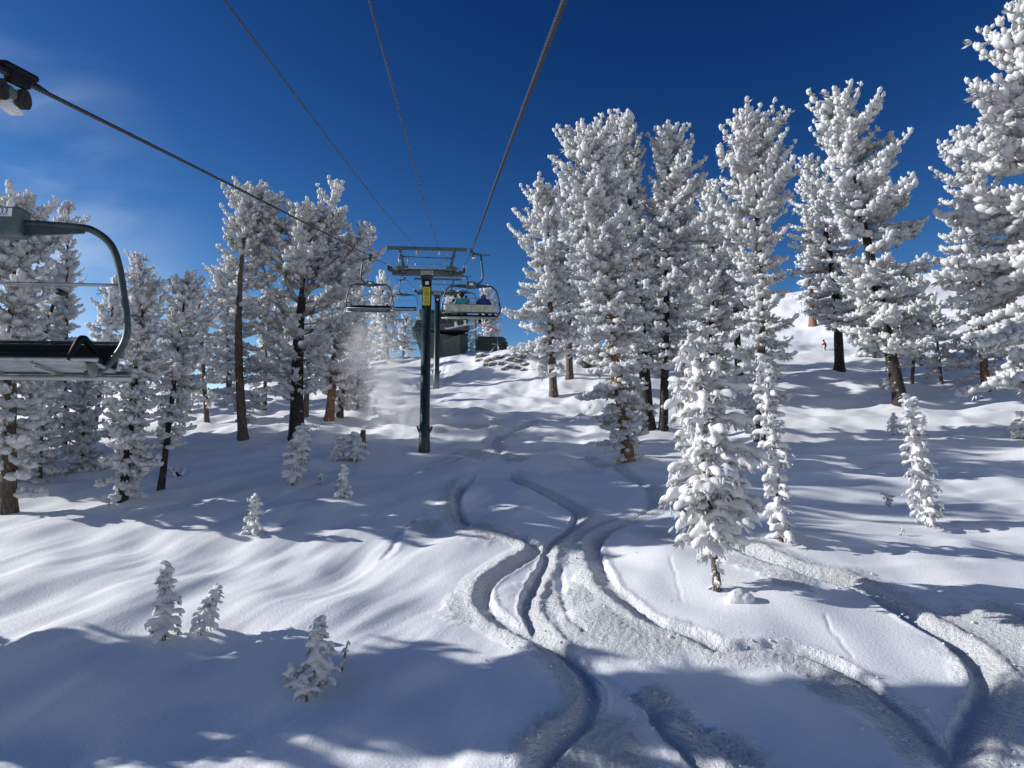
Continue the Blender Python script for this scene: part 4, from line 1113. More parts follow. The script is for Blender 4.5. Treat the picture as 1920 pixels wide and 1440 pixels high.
# ------------------------------------------------------------------ chairs
def chair_meshes():
    out = {}
    half = [(0, 0, -1.55), (0.70, 0, -1.575), (0.90, 0, -1.62), (1.06, 0, -1.75), (1.15, 0, -1.95), (1.22, 0.0, -2.25), (1.275, -0.0, -2.55), (1.27, 0.0, -2.72), (1.20, 0.0, -2.88), (1.08, 0.0, -3.02), (0.92, 0.0, -3.08)]
    bm = NB()
    pts = curve_pts([(-x, y, z) for x, y, z in half[::-1]] + half[1:], 5)
    tube(bm, pts, 0.036, 14); out['bail'] = (bm, 'tube')
    for s in (-1, 1):   # gusset under the top tube
        bm = NB(); v = [bm.verts.new(p) for p in ((s * .14, -.012, -1.56), (s * .14, -.012, -1.69), (s * .80, -.012, -1.64), (s * .80, -.012, -1.60), (s * .14, .012, -1.56), (s * .14, .012, -1.69), (s * .80, .012, -1.64), (s * .80, .012, -1.60))]
        for f in ((0, 1, 2, 3), (7, 6, 5, 4), (0, 4, 5, 1), (1, 5, 6, 2), (2, 6, 7, 3), (3, 7, 4, 0)): bm.faces.new([v[i] for i in f])
        bmesh.ops.recalc_face_normals(bm, faces=bm.faces); out['gusset#%d' % s] = (bm, 'tube')
    bm = NB(); box(bm, (0, 0, -1.555), (0.44, 0.20, 0.29), bev=.025); out['pivot_housing'] = (bm, 'galv')
    # hanger arm offset to the outside of the line, curving in to the housing
    bm = NB(); tube(bm, curve_pts([(0.42, 0, -0.20), (0.44, 0, -0.45), (0.50, 0, -0.95), (0.50, 0, -1.22), (0.42, 0, -1.40), (0.27, 0, -1.50), (0.05, 0, -1.52)], 5), 0.048, 12); out['hanger_arm'] = (bm, 'tube')
    # grip
    bm = NB(); box(bm, (0.22, 0.0, -0.15), (0.42, 0.16, 0.10), bev=.03); box(bm, (0.62, 0, -0.17), (0.45, 0.07, 0.06), bev=.02); out['grip_arm'] = (bm, 'galv')
    bm = NB(); box(bm, (0.0, -0.02, 0.075), (0.14, 0.62, 0.07), bev=.03); box(bm, (0, -.02, 0.0), (0.10, 0.36, 0.14), bev=.03)
    for s in (-1, 1):
        v0 = Vector((0, s * 0.18, 0.03)); tube(bm, [v0, (0, s * 0.62, 0.022)], .045, 8, rs=[.045, .012])
    out['grip_jaw'] = (bm, 'black')
    for yy in (-0.22, 0.2):
        bm = NB(); cyl(bm, (0.02, yy, -0.16), (0.12, yy, -0.16), 0.105, 16); cyl(bm, (0.0, yy, -0.16), (0.14, yy, -0.16), 0.04, 8)
        out['grip_wheel#%s' % yy] = (bm, 'rubber')
    bm = NB(); box(bm, (0.1, 0.0, -0.27), (0.14, 0.5, 0.05), bev=.024); box(bm, (0.02, 0.38, .10), (.05, .05, .05), bev=.02); out['ice_crust'] = (bm, 'rime')
    # restraint bar raised, with foot-rest stubs
    bm = NB(); tube(bm, [(-1.18, -0.05, -2.16), (1.18, -0.05, -2.16)], 0.016, 8)
    for s in (-1, 1):
        tube(bm, curve_pts([(s * .52, -.05, -2.16), (s * .50, -.10, -2.22), (s * .46, -.2, -2.19), (s * .44, -.30, -2.17)], 4), .018, 8)
        tube(bm, [(s * 1.18, -.05, -2.16), (s * 1.22, -.05, -2.30)], .014, 6)
    out['restraint_bar'] = (bm, 'galv_light')
    for s in (-1, 1):
        bm = NB(); tube(bm, [(s * .45, -.26, -2.18), (s * .44, -.40, -2.165)], .032, 10)
        out['footrest_grip#%d' % s] = (bm, 'rubber')
    # backrest: padded front, four steel panels behind
    bm = NB(); box(bm, (0, -0.20, -2.66), (2.24, 0.07, 0.31), rx=0.12, bev=.03); out['backrest'] = (bm, 'black')
    for i in range(4):
        bm = NB(); box(bm, (-0.84 + .56 * i, -0.262, -2.655), (0.552, 0.035, 0.33), rx=0.12, bev=.012); out['back_panel' + '#%d' % i] = (bm, 'galv_light')
    bm = NB(); tube(bm, [(-1.2, -.27, -2.86), (1.2, -.27, -2.86)], .025, 8); tube(bm, [(-1.2, -.22, -2.48), (1.2, -.22, -2.48)], .02, 8); out['back_rail'] = (bm, 'tube')
    # seat
    bm = NB(); box(bm, (0, 0.06, -2.955), (2.22, 0.50, 0.07), bev=.03); out['seat_cushion'] = (bm, 'black')
    for i in range(4):
        bm = NB(); box(bm, (-0.84 + .56 * i, 0.05, -3.012), (0.552, 0.50, 0.03), rx=0.04, bev=.01); out['seat_pan' + '#%d' % i] = (bm, 'galv_light')
    bm = NB(); tube(bm, [(-1.16, .31, -2.985), (1.16, .31, -2.985)], .02, 8); tube(bm, [(-1.28, -.20, -3.09), (1.28, -.20, -3.09)], .026, 8)
    for x in (-.84, -.28, .28, .84): box(bm, (x + .28 if x < .8 else 1.05, 0.04, -3.045), (.05, .52, .035))
    out['seat_rail'] = (bm, 'galv_light')
    for s in (-1, 1):
        bm = NB()
        tube(bm, [(s * .98, 0, -3.07), (s * 1.06, .16, -3.05), (s * 1.08, .30, -2.99)], .045, 10)
        tube(bm, [(s * 1.24, 0, -2.8), (s * 1.16, -.2, -2.86)], .03, 8)
        out['side_bracket#%d' % s] = (bm, 'galv')
    for s in (-1, 1):
        bm = NB(); tube(bm, curve_pts([(s * .90, .30, -3.0), (s * .925, .28, -2.88), (s * .95, .25, -2.79), (s * .965, .21, -2.765), (s * .98, .15, -2.79), (s * 1.01, -.17, -2.97)], 5), .035, 10); out['armrest' + ('#a' if s < 0 else '#b')] = (bm, 'black')
    return {k: (lambda b, m: (lambda me: (b.to_mesh(me), me.materials.append(M[m]), b.free(), me)[-1])(bpy.data.meshes.new(k)))(*v) for k, v in out.items()}
CHM = chair_meshes()
def chair(side, D, label, swing=0.0, plate=None):
    p = L(OFF[side], spline_up(side, D), D)
    root = thing('lift_chair', label, 'lift chair', p, (0, 0, YAW + (pi if side < 0 else 0)), group='four-seat chairs of the lift')
    root.rotation_euler = (swing, 0, YAW + (pi if side < 0 else 0))
    tilt = math.atan(0.112) + PITCH
    for k, me in CHM.items():
        o = link(bpy.data.objects.new(k.split('#')[0], me), root)
        if k == 'ice_crust': o['kind'] = 'stuff'
        if side < 0 and k.split('#')[0] in ('backrest', 'back_panel', 'back_rail'): o.scale = (1, 1, .8); o.location = (0, 0, -.74)
        if k.split('#')[0] in ('grip_jaw', 'grip_wheel'): o.rotation_euler = (tilt * (1 if side > 0 else -1), 0, 0)
    bm = NB(); box(bm, (0.0, (0.104 if side < 0 else -0.104), -1.475 if plate else -1.535), (0.28 if plate else 0.17, 0.006, 0.085 if plate else 0.10), bev=.002); pl = obj('number_plate', bm, M['white'], root)
    if plate:
        cu = bpy.data.curves.new('plate_number', 'FONT'); cu.body = plate; cu.size = 0.082; cu.align_x = 'CENTER'; cu.align_y = 'CENTER'; cu.extrude = .001; cu.shear = 0.12
        cu.materials.append(M['blue']); tmp = bpy.data.objects.new('plate_number', cu); COL.objects.link(tmp)
        tm = bpy.data.meshes.new_from_object(tmp.evaluated_get(bpy.context.evaluated_depsgraph_get())); bpy.data.objects.remove(tmp, do_unlink=True)
        t = link(bpy.data.objects.new('plate_number', tm), pl); t['kind'] = 'stuff'
        t.location = (-0.062, 0.1085, -1.47); t.rotation_euler = (pi / 2, 0, pi)
        b2 = NB(); box(b2, (-.062, .1085, -1.507), (.09, .002, .005)); obj('underline', b2, M['blue'], pl)
    return root
chair(-1, 7.94, 'near empty chair number 33 at the left picture edge, seen from below', plate='33')
chair(-1, 42.5, 'empty chair left of the nearer tower, below the spreading pine')
chair(-1, 73, 'smaller empty chair farther on, just left of the nearer tower pole')
c1 = chair(1, 34, 'chair carrying two riders in teal and blue, right of the tower')
c2 = chair(1, 66, 'farther chair with a dark and an olive rider, seen through the nearer occupied chair')

# ------------------------------------------------------------------ people
def skin_body(name, joints, edges, root_i, m, parent, sub=2):
    me = bpy.data.meshes.new(name)
    me.from_pydata([j[:3] for j in joints], edges, [])
    o = bpy.data.objects.new(name, me); COL.objects.link(o)
    md = o.modifiers.new('s', 'SKIN'); md.use_smooth_shade = True
    for i, j in enumerate(joints):
        r = j[3]; sv = me.skin_vertices[0].data[i]
        sv.radius = (r, r * (j[4] if len(j) > 4 else 1)); sv.use_root = (i == root_i)
    s = o.modifiers.new('u', 'SUBSURF'); s.levels = sub
    dg = bpy.context.evaluated_depsgraph_get()
    out = bpy.data.meshes.new_from_object(o.evaluated_get(dg))
    bpy.data.objects.remove(o, do_unlink=True); bpy.data.meshes.remove(me)
    out.name = name
    for q in out.polygons: q.use_smooth = True
    out.materials.clear(); out.materials.append(m)
    return link(bpy.data.objects.new(name, out), parent)
def rider(loc, rz, label, jacket, pants, hood=False, helmet=True, ski='ski', turn=0.0):
    """seated; origin on the seat between the hips, +Y forward"""
    root = thing('person', label, 'person', loc, (0, 0, rz), group='riders on the lift')
    # one continuous body from the head to the boots
    J = [(0, .02, .08, .17, .8), (0, 0, .25, .165, .8), (0, -.01, .43, .19, .72), (0, 0, .52, .10, .9), (0, .02, .60, .06, 1), (0, .03, .70, .10, 1.1), (0, .03, .77, .085, 1.1),
         (.19, 0, .47, .085, 1), (.27, .04, .30, .065, 1), (.25, .16, .14, .055, 1), (.16, .30, .12, .045, 1), (.14, .37, .12, .04, 1),
         (-.19, 0, .47, .085, 1), (-.27, .04, .30, .065, 1), (-.25, .16, .14, .055, 1), (-.16, .30, .12, .045, 1), (-.14, .37, .12, .04, 1),
         (.10, .10, .07, .115, 1), (.13, .42, .06, .09, 1), (.15, .46, -.02, .082, 1), (.15, .43, -.28, .07, 1), (.15, .42, -.42, .065, 1), (.15, .52, -.47, .055, 1),
         (-.10, .10, .07, .115, 1), (-.13, .42, .06, .09, 1), (-.15, .46, -.02, .082, 1), (-.15, .43, -.28, .07, 1), (-.15, .42, -.42, .065, 1), (-.15, .52, -.47, .055, 1)]
    E = [(0, 1), (1, 2), (2, 3), (3, 4), (4, 5), (5, 6), (2, 7), (7, 8), (8, 9), (9, 10), (10, 11), (2, 12), (12, 13), (13, 14), (14, 15), (15, 16),
         (0, 17), (17, 18), (18, 19), (19, 20), (20, 21), (21, 22), (0, 23), (23, 24), (24, 25), (25, 26), (26, 27), (27, 28)]
    skin_body('body', J, E, 0, pants, root)
    JJ = [(0, .01, .04, .19, .85), (0, 0, .25, .185, .85), (0, -.01, .43, .215, .75), (0, .0, .53, .12, .95), (.20, 0, .465, .10, 1), (.28, .04, .30, .082, 1), (.26, .16, .15, .07, 1), (.17, .29, .125, .058, 1),
          (-.20, 0, .465, .10, 1), (-.28, .04, .30, .082, 1), (-.26, .16, .15, .07, 1), (-.17, .29, .125, .058, 1)]
    EE = [(0, 1), (1, 2), (2, 3), (2, 4), (4, 5), (5, 6), (6, 7), (2, 8), (8, 9), (9, 10), (10, 11)]
    if hood:
        JJ += [(0, -.01, .62, .13, 1), (0, .0, .76, .125, 1.1)]; EE += [(3, 12), (12, 13)]
    skin_body('jacket', JJ, EE, 0, jacket, root)
    hd = NB()
    bmesh.ops.create_uvsphere(hd, u_segments=16, v_segments=10, radius=1)
    bmesh.ops.transform(hd, matrix=Matrix.Translation((0, .03, .76)) @ Matrix.Rotation(turn, 4, 'Z') @ Matrix.Diagonal((.125, .15, .135, 1)), verts=hd.verts)
    for f in hd.faces: f.smooth = True
    if helmet: obj('helmet', hd, M['darkcloth'], root)
    else: hd.free()
    fc = NB(); Rt = Matrix.Translation((0, .03, .70)) @ Matrix.Rotation(turn, 4, 'Z')
    bmesh.ops.create_uvsphere(fc, u_segments=14, v_segments=10, radius=1)
    bmesh.ops.transform(fc, matrix=Rt @ Matrix.Translation((0, .045, -.01)) @ Matrix.Diagonal((.085, .10, .115, 1)), verts=fc.verts)
    t = bmesh.ops.create_cone(fc, segments=6, radius1=.02, radius2=.006, depth=.05, cap_ends=True); bmesh.ops.transform(fc, matrix=Rt @ Matrix.Translation((0, .15, -.02)) @ Matrix.Rotation(-1.4, 4, 'X'), verts=t['verts'])
    for f in fc.faces: f.smooth = True
    obj('face', fc, M['skin'], root)
    gg = NB(); box(gg, (0, 0, 0), (.17, .05, .075), bev=.022); bmesh.ops.transform(gg, matrix=Rt @ Matrix.Translation((0, .125, .03)), verts=gg.verts); obj('goggles', gg, M['white'], root)
    return root
SEATZ = -2.72
def put(ch, xoff, **k):
    p = Matrix.Translation(ch.location) @ ch.rotation_euler.to_matrix().to_4x4() @ Vector((xoff, 0.02, SEATZ))
    return rider(p, YAW, **k), p
r1, p1 = put(c1, -0.42, label='rider in a teal jacket and black helmet on the nearer occupied chair', jacket=M['teal'], pants=M['darkcloth'], turn=.9)
r2, p2 = put(c1, 0.55, label='rider in a dark blue hooded jacket beside the teal rider', jacket=M['blue'], pants=M['darkcloth'], hood=True, helmet=False, turn=1.1)
r3, p3 = put(c2, -0.55, label='rider in black on the farther chair, left of the olive rider', jacket=M['darkcloth'], pants=M['darkcloth'])
r4, p4 = put(c2, 0.35, label='rider in an olive jacket on the farther chair', jacket=M['olive'], pants=M['darkcloth'])
# teal jacket's dark shoulder panel and hat pompoms are too small to read; skis and snowboard are
def skis(p, label, m1, dx, yaws, pitch=-.12):
    root = thing('pair_of_skis', label, 'skis', Vector(p) + Vector((0, .50, -.56)), (0, 0, YAW), group='skis worn on the lift')
    for s, yw in zip((-1, 1), yaws):
        bm = NB()
        pr = [(-.72, .02), (-.6, -.01), (0, 0), (.55, -.01), (.70, .03), (.82, .12)]
        vs = []
        for (y, z) in pr:
            wd = .045 if abs(y) < .5 else .055
            vs.append([bm.verts.new((-wd, y, z)), bm.verts.new((wd, y, z)), bm.verts.new((wd, y, z + .015)), bm.verts.new((-wd, y, z + .015))])
        for a, b in zip(vs, vs[1:]):
            for k in range(4): bm.faces.new((a[k], a[(k + 1) % 4], b[(k + 1) % 4], b[k]))
        bm.faces.new(vs[0][::-1]); bm.faces.new(vs[-1])
        bmesh.ops.transform(bm, matrix=Matrix.Translation((s * .15, 0, 0)) @ Matrix.Rotation(yw, 4, 'Z') @ Matrix.Rotation(pitch, 4, 'X'), verts=bm.verts)
        bmesh.ops.recalc_face_normals(bm, faces=bm.faces)
        obj('ski', bm, m1 if s > 0 else M['skiwhite'], root)
        bm = NB(); box(bm, (s * .15, -.02, .05), (.09, .28, .09), bev=.03); obj('binding', bm, M['white'], root)
    return root
skis(p2, 'pair of red-tipped skis on the blue-jacketed rider', M['skired'], 0, (.45, -1.0))
# snowboard across the teal rider's boots
sb = thing('snowboard', 'pale red-edged snowboard strapped under the teal rider', 'snowboard', Vector(p1) + Vector((-.05, .5, -.56)), (0, -.22, YAW))
bm = NB(); vs = []
for i in range(13):
    x = -0.72 + i * 1.44 / 12; wd = .14 * (1 - max(0, (abs(x) - .55) / .2) ** 2 * .8) if abs(x) > .55 else .135 + .01 * abs(x)
    z = .08 * max(0, (abs(x) - .6) / .2) ** 1.5
    vs.append([bm.verts.new((x, -wd, z)), bm.verts.new((x, wd, z)), bm.verts.new((x, wd, z + .014)), bm.verts.new((x, -wd, z + .014))])
for a, b in zip(vs, vs[1:]):
    for k in range(4): bm.faces.new((a[k], a[(k + 1) % 4], b[(k + 1) % 4], b[k]))
bm.faces.new(vs[0][::-1]); bm.faces.new(vs[-1]); bmesh.ops.recalc_face_normals(bm, faces=bm.faces)
obj('board', bm, M['skiwhite'], sb)
for s in (-1, 1):
    bm = NB(); box(bm, (s * .2, -.02, .05), (.12, .28, .08), bev=.03); box(bm, (s * .2, -.14, .13), (.11, .04, .16), bev=.02); obj('binding', bm, M['white'], sb)

def skier():
    G = P(1549, 655, 107); G[2] = H(G[0], G[1])[0] - 0.25
    root = thing('person', 'skier in a red jacket standing on the sunlit slope left of a dark trunk', 'person', G, (0, 0, 1.2))
    J = [(0, 0, .90, .16, .9), (0, .08, 1.15, .16, .9), (0, .17, 1.38, .18, .75), (0, .22, 1.48, .07, 1), (0, .26, 1.60, .10, 1), (0, .27, 1.68, .09, 1),
         (.2, .18, 1.38, .08, 1), (.3, .28, 1.15, .065, 1), (.32, .5, 1.08, .055, 1), (-.2, .18, 1.38, .08, 1), (-.3, .28, 1.15, .065, 1), (-.32, .5, 1.08, .055, 1),
         (.12, .03, .85, .12, 1), (.17, .16, .48, .085, 1), (.17, .05, .12, .075, 1), (.17, .22, .05, .06, 1), (-.12, .03, .85, .12, 1), (-.17, .16, .48, .085, 1), (-.17, .05, .12, .075, 1), (-.17, .22, .05, .06, 1)]
    E = [(0, 1), (1, 2), (2, 3), (3, 4), (4, 5), (2, 6), (6, 7), (7, 8), (2, 9), (9, 10), (10, 11), (0, 12), (12, 13), (13, 14), (14, 15), (0, 16), (16, 17), (17, 18), (18, 19)]
    skin_body('body', J, E, 0, M['darkcloth'], root)
    JJ = [(a, b, c, r * 1.16, q) for a, b, c, r, q in J[:3]] + [(0, .2, 1.45, .12, 1)] + [(a, b, c, r * 1.2, q) for a, b, c, r, q in J[6:12]]
    skin_body('jacket', JJ, [(0, 1), (1, 2), (2, 3), (2, 4), (4, 5), (5, 6), (2, 7), (7, 8), (8, 9)], 0, M['redcloth'], root)
    bm = NB(); bmesh.ops.create_uvsphere(bm, u_segments=12, v_segments=8, radius=.14); bmesh.ops.translate(bm, vec=(0, .26, 1.66), verts=bm.verts); obj('helmet', bm, M['darkcloth'], root)
    for s in (-1, 1):
        bm = NB(); tube(bm, [(s * .32, .5, 1.12), (s * .4, .55, 0.0)], .012, 5); obj('ski_pole', bm, M['cable'], root)
        bm = NB(); box(bm, (s * .17, .2, .02), (.09, 1.7, .02), bev=.008); obj('ski', bm, M['print'], root)
skier()

# ------------------------------------------------------------------ top station
def prism(bm, sec0, sec1):
    a = [bm.verts.new(p) for p in sec0]; b = [bm.verts.new(p) for p in sec1]; n = len(a)
    for k in range(n): bm.faces.new((a[k], a[(k + 1) % n], b[(k + 1) % n], b[k]))
    bm.faces.new(a[::-1]); bm.faces.new(b); bmesh.ops.recalc_face_normals(bm, faces=bm.faces); return bm
def station():
    D = 113
    o = P(825, 680, D); K = D / F
    root = thing('top_station', 'dark green top station with tapered hull and rime-crusted machinery at the lift end', 'lift station', o, (0, 0, YAW))
    X = lambda px: (px - 825) * K
    Zz = lambda py: (680 - py) * K
    # tapered hull: narrow at the bottom, wide at the deck
    bm = NB(); l0, l1, r0_, r1_ = X(797), X(775), X(873), X(876)
    prism(bm, [(l0, 0, Zz(692)), (r0_, 0, Zz(692)), (r1_, 0, Zz(632)), (l1, 0, Zz(618))], [(l0 + .4, 7, Zz(692)), (r0_, 7, Zz(692)), (r1_, 7, Zz(618)), (l1, 7, Zz(618))])
    obj('hull', bm, M['term'], root)
    for px0, px1 in ((781, 800), (789, 806), (776, 797)):
        bm = NB(); prism(bm, [(X(px1), -.06, Zz(688)), (X(px1) + .09, -.06, Zz(688)), (X(px1) + .09, -.004, Zz(688)), (X(px1), -.004, Zz(688))],
                         [(X(px0), -.06, Zz(620)), (X(px0) + .09, -.06, Zz(620)), (X(px0) + .09, -.004, Zz(620)), (X(px0), -.004, Zz(620))]); obj('hull_rib', bm, M['galv_light'], root)
    # front box of the hull, set forward to the right, with a sloped shoulder
    bm = NB(); prism(bm, [(X(829), -1.6, Zz(690)), (X(862), -1.6, Zz(690)), (X(862), -1.6, Zz(630)), (X(829), -1.6, Zz(641))], [(X(829), -.1, Zz(690)), (X(868), -.1, Zz(690)), (X(868), -.1, Zz(626)), (X(829), -.1, Zz(641))])
    obj('front_housing', bm, M['term'], root)
    bm = NB(); box(bm, ((X(862) + X(873)) / 2, -.5, Zz(658)), (X(873) - X(862), 1.4, Zz(630) - Zz(688)), bev=.03); obj('corner_panel', bm, M['term_dark'], root)
    # deck edge, ledge and upper storey
    bm = NB(); box(bm, (X(825), 3, Zz(617)), (X(878) - X(771), 7.6, .35), bev=.04); obj('deck', bm, M['galv'], root)
    bm = NB(); box(bm, (X(848), -.4, Zz(612)), (X(876) - X(812), .6, .9), bev=.03); obj('ledge', bm, M['galv'], root)
    bm = NB(); prism(bm, [(X(773), .3, Zz(615)), (X(790), .3, Zz(615)), (X(790), .3, Zz(598)), (X(780), .3, Zz(598))], [(X(773), 6, Zz(615)), (X(790), 6, Zz(615)), (X(790), 6, Zz(598)), (X(780), 6, Zz(598))]); obj('hopper', bm, M['term_dark'], root)
    bm = NB(); box(bm, (X(832), 2.5, Zz(598)), (X(874) - X(786), 4.5, Zz(583) - Zz(613)), bev=.05); obj('machine_room', bm, M['term_dark'], root)
    for px in (800, 812, 838, 850, 862):
        bm = NB(); box(bm, (X(px), .23, Zz(600)), (.55, .05, .8)); w_ = obj('panel', bm, M['term'], root)
    # roof with a bank of snow, railings
    bm = NB(); box(bm, (X(830), 2.5, Zz(580)), (X(876) - X(784), 5.2, .25), bev=.05); obj('roof', bm, M['galv'], root)
    rg = np.random.default_rng(5)
    parts = [blob(rg, np.array([X(786) + i * .45, rg.uniform(.2, 4.5), Zz(577) + rg.uniform(0, .25)]), (1, 0, 0), .55, .5, rg.uniform(.25, .6)) for i in range(17)]
    obj('roof_snow', fuse('roof_snow', parts, .12), M['pillow'], root)
    bm = NB()
    for px in (775, 783, 791, 880, 868): cyl(bm, (X(px), -.1, Zz(616)), (X(px), -.1, Zz(604)), .035, 6)
    for z in (610, 604): tube(bm, [(X(775), -.1, Zz(z)), (X(791), -.1, Zz(z))], .03, 5)
    obj('railing', bm, M['galv_light'], root)
    # light mast struts
    for a, b in (((772, 612), (779, 594)), ((776, 600), (782, 588))):
        bm = NB(); cyl(bm, (X(a[0]), 0, Zz(a[1])), (X(b[0]), 0, Zz(b[1])), .05, 6); obj('strut', bm, M['galv_light'], root)
    # rime-crusted leg and ladder cage under the station's right end
    parts = []
    for i in range(150):
        z = Zz(672) + (Zz(585) - Zz(672)) * rg.random()
        parts.append(blob(rg, np.array([X(884) + rg.normal(0, .42), .6 + rg.normal(0, .3), z]), rg.normal(0, 1, 3), .22, .14, .14, ICO1))
    bm = NB()
    for px in (876, 892):
        cyl(bm, (X(px), .6, Zz(680)), (X(px), .6, Zz(585)), .09, 8)
    for k in range(14): box(bm, (X(884), .6, Zz(674 - k * 6)), (1.25, .05, .05))
    obj('ladder_leg', bm, M['galv'], root)
    V, Fc = join(parts); obj('rime_crust', np_mesh('rime_crust', V, Fc), M['rime'], root)['kind'] = 'stuff'
    # bullwheel
    bm = NB(); cyl(bm, (0, 2.5, Zz(590)), (0, 2.5, Zz(587)), 2.45, 40); obj('bullwheel', bm, M['rubber'], root)
station()
def hut():
    D = 116; o = P(918, 662, D); K = D / F; X = lambda px: (px - 918) * K; Zz = lambda py: (662 - py) * K
    root = thing('operator_hut', 'low dark flat-roofed hut on the ridge right of the top station', 'hut', o, (0, 0, YAW))
    bm = NB(); box(bm, (0, 1.5, Zz(648)), (X(942) - X(893), 3, Zz(633) - Zz(664)), bev=.03); obj('wall', bm, M['term_dark'], root)
    bm = NB(); box(bm, (0, 1.4, Zz(632)), (X(943) - X(892), 3.4, .16), bev=.03); obj('roof', bm, M['term_dark'], root)
    for px in (899, 907, 915, 923, 931): 
        bm = NB(); box(bm, (X(px), -.03, Zz(649)), (.05, .05, Zz(635) - Zz(663))); obj('batten', bm, M['term'], root)
    bm = NB(); box(bm, (X(944), 1, Zz(651)), (1.3, 1.6, Zz(641) - Zz(664)), bev=.05); obj('annex', bm, M['term_dark'], root)
    bm = NB(); bmesh.ops.create_icosphere(bm, subdivisions=2, radius=.42); bmesh.ops.translate(bm, vec=(X(945), .6, Zz(636)), verts=bm.verts); obj('snow_gun_drum', bm, M['rock'], root)
    o = P(933, 664, 108)
    mt = thing('instrument_mast', 'slim tripod mast in front of the dark hut', 'mast', (o[0], o[1], H(o[0], o[1])[0]))
    K = 108 / F
    bm = NB(); cyl(bm, (0, 0, -.3), (0, 0, 2.5), .05, 8); obj('pole', bm, M['galv_light'], mt)
    for sx, sy in ((-1.1, -.3), (.25, -.6), (.4, .8)):
        bm = NB(); cyl(bm, (0, 0, 1.15), (sx, sy, -.3), .04, 6); obj('leg', bm, M['galv_light'], mt)
    bm = NB(); tube(bm, [(-.75, 0, 1.05), (.45, 0, 1.0)], .03, 6); obj('crossbar', bm, M['galv_light'], mt)
hut()

# ------------------------------------------------------------------ rocks, stump, boulder, deadwood
def rocks():
    rg = np.random.default_rng(21)
    spots = [(905, 668, .8), (916, 676, .6), (930, 672, .7), (948, 668, .55), (958, 674, .65), (925, 683, .6), (940, 682, .5), (955, 688, .6), (970, 677, .6), (975, 668, 1.0), (968, 690, .45), (945, 692, .4), (985, 684, .5), (912, 684, .4), (982, 694, .4), (898, 676, .45)]
    names = ['widest grey rock on the right of the mound', 'rock']
    for i, (px, py, s) in enumerate(spots):
        G = ground_hit(px, py, H)
        V, Fc = ICO2
        V = V * (1 + rg.normal(0, .14, (len(V), 1))); V = V * np.array([s * 1.5, s, s * .8]) * .8
        th = rg.uniform(-.4, .4); c, s_ = math.cos(th), math.sin(th)
        V = V @ np.array([[c, -s_, 0], [s_, c, 0], [0, 0, 1]]).T
        row = 0 if py < 673 else 1 if py < 681.5 else 2
        same = sorted(q[0] for q in spots if (0 if q[1] < 673 else 1 if q[1] < 681.5 else 2) == row)
        k = same.index(px); nm = ('first', 'second', 'third', 'fourth', 'fifth', 'sixth', 'seventh', 'eighth', 'ninth', 'tenth')[k]
        if i == 9: lab = 'largest grey rock at the right end of the snowy mound'
        else: lab = 'grey rock %s from left in the %s row on the snowy mound' % (nm, ('upper', 'middle', 'lower')[row])
        o = obj('rock', np_mesh('rock', V, Fc, False), M['rock']); o.location = G + np.array([0, 0, -s * .12])
        tag(o, lab, 'rock', 'rocks poking through the mound' )
        V2, F2 = ICO2; V2 = V2 * np.array([s * 1.5, s, s * .6]) * .78 * (1 + rg.normal(0, .05, (len(V2), 1))); 
        oo = obj('snow_cap', np_mesh('snow_cap', V2, F2), M['pillow'], o); oo.location = (0.05, .16 * s, s * .36)
rocks()
G = ground_hit(680, 832, H)
bm = NB(); tube(bm, [(0, 0, -.4), (0, 0, 0), (0, 0, .6), (.02, 0, .95)], .2, 12, rs=[.26, .24, .2, .19])
st = obj('tree_stump', bm, M['bark_grey']); st.location = G; tag(st, 'short grey stump standing behind the rounded snowy shrubs', 'stump')
bm = NB(); bmesh.ops.create_icosphere(bm, subdivisions=2, radius=.2); bmesh.ops.transform(bm, matrix=Matrix.Translation((.02, 0, .97)) @ Matrix.Diagonal((1, 1, .45, 1)), verts=bm.verts); obj('snow_cap', bm, M['pillow'], st)
rg = np.random.default_rng(8)
G = ground_hit(1386, 1126, H)
parts = [blob(rg, np.array(p), (1, .2, 0), *s, sub=ICO3) for p, s in (((0, 0, .10), (.40, .34, .30)), ((.22, -.1, .05), (.28, .26, .24)), ((-.2, .05, .0), (.35, .3, .2)))]
o = obj('snow_boulder', fuse('snow_boulder', parts, .03, 3), M['pillow']); o.location = G; tag(o, 'rounded lump of snow beside the large sapling\'s foot', 'snow lump')
def deadwood(px, py, label, s, seed):
    rg = np.random.default_rng(seed); G = ground_hit(px, py, H)
    paths, rad, parts = [], [], []
    for i in range(9):
        a = rg.uniform(0, 6.28); e = rg.uniform(.1, 1.0); ln = s * rg.uniform(.6, 1.2)
        d = np.array([math.cos(a) * math.cos(e), math.sin(a) * math.cos(e), math.sin(e)])
        p = np.array([d * ln * k + np.array([0, 0, -.1 - .1 * k]) + rg.normal(0, .04, 3) for k in np.linspace(0, 1, 5)])
        paths.append(p); rad.append(np.linspace(.07 * s, .02, 5)); parts.append(blob(rg, p[3] + np.array([0, 0, .07]), d, .3 * s, .12 * s, .1 * s))
    root = thing('fallen_branch', label, 'branch', G)
    obj('limb', tubes_mesh(paths, rad, 6), M['bark_dark'], root)['kind'] = 'stuff'
    obj('snow_cover', fuse('snow_cover', parts, .05), M['pillow'], root)
deadwood(335, 893, 'dark upturned deadwood half buried beside the thin leaning trunk', 1.0, 3)
deadwood(590, 800, 'small snow-capped log on the slope right of the spreading pine', .55, 4)

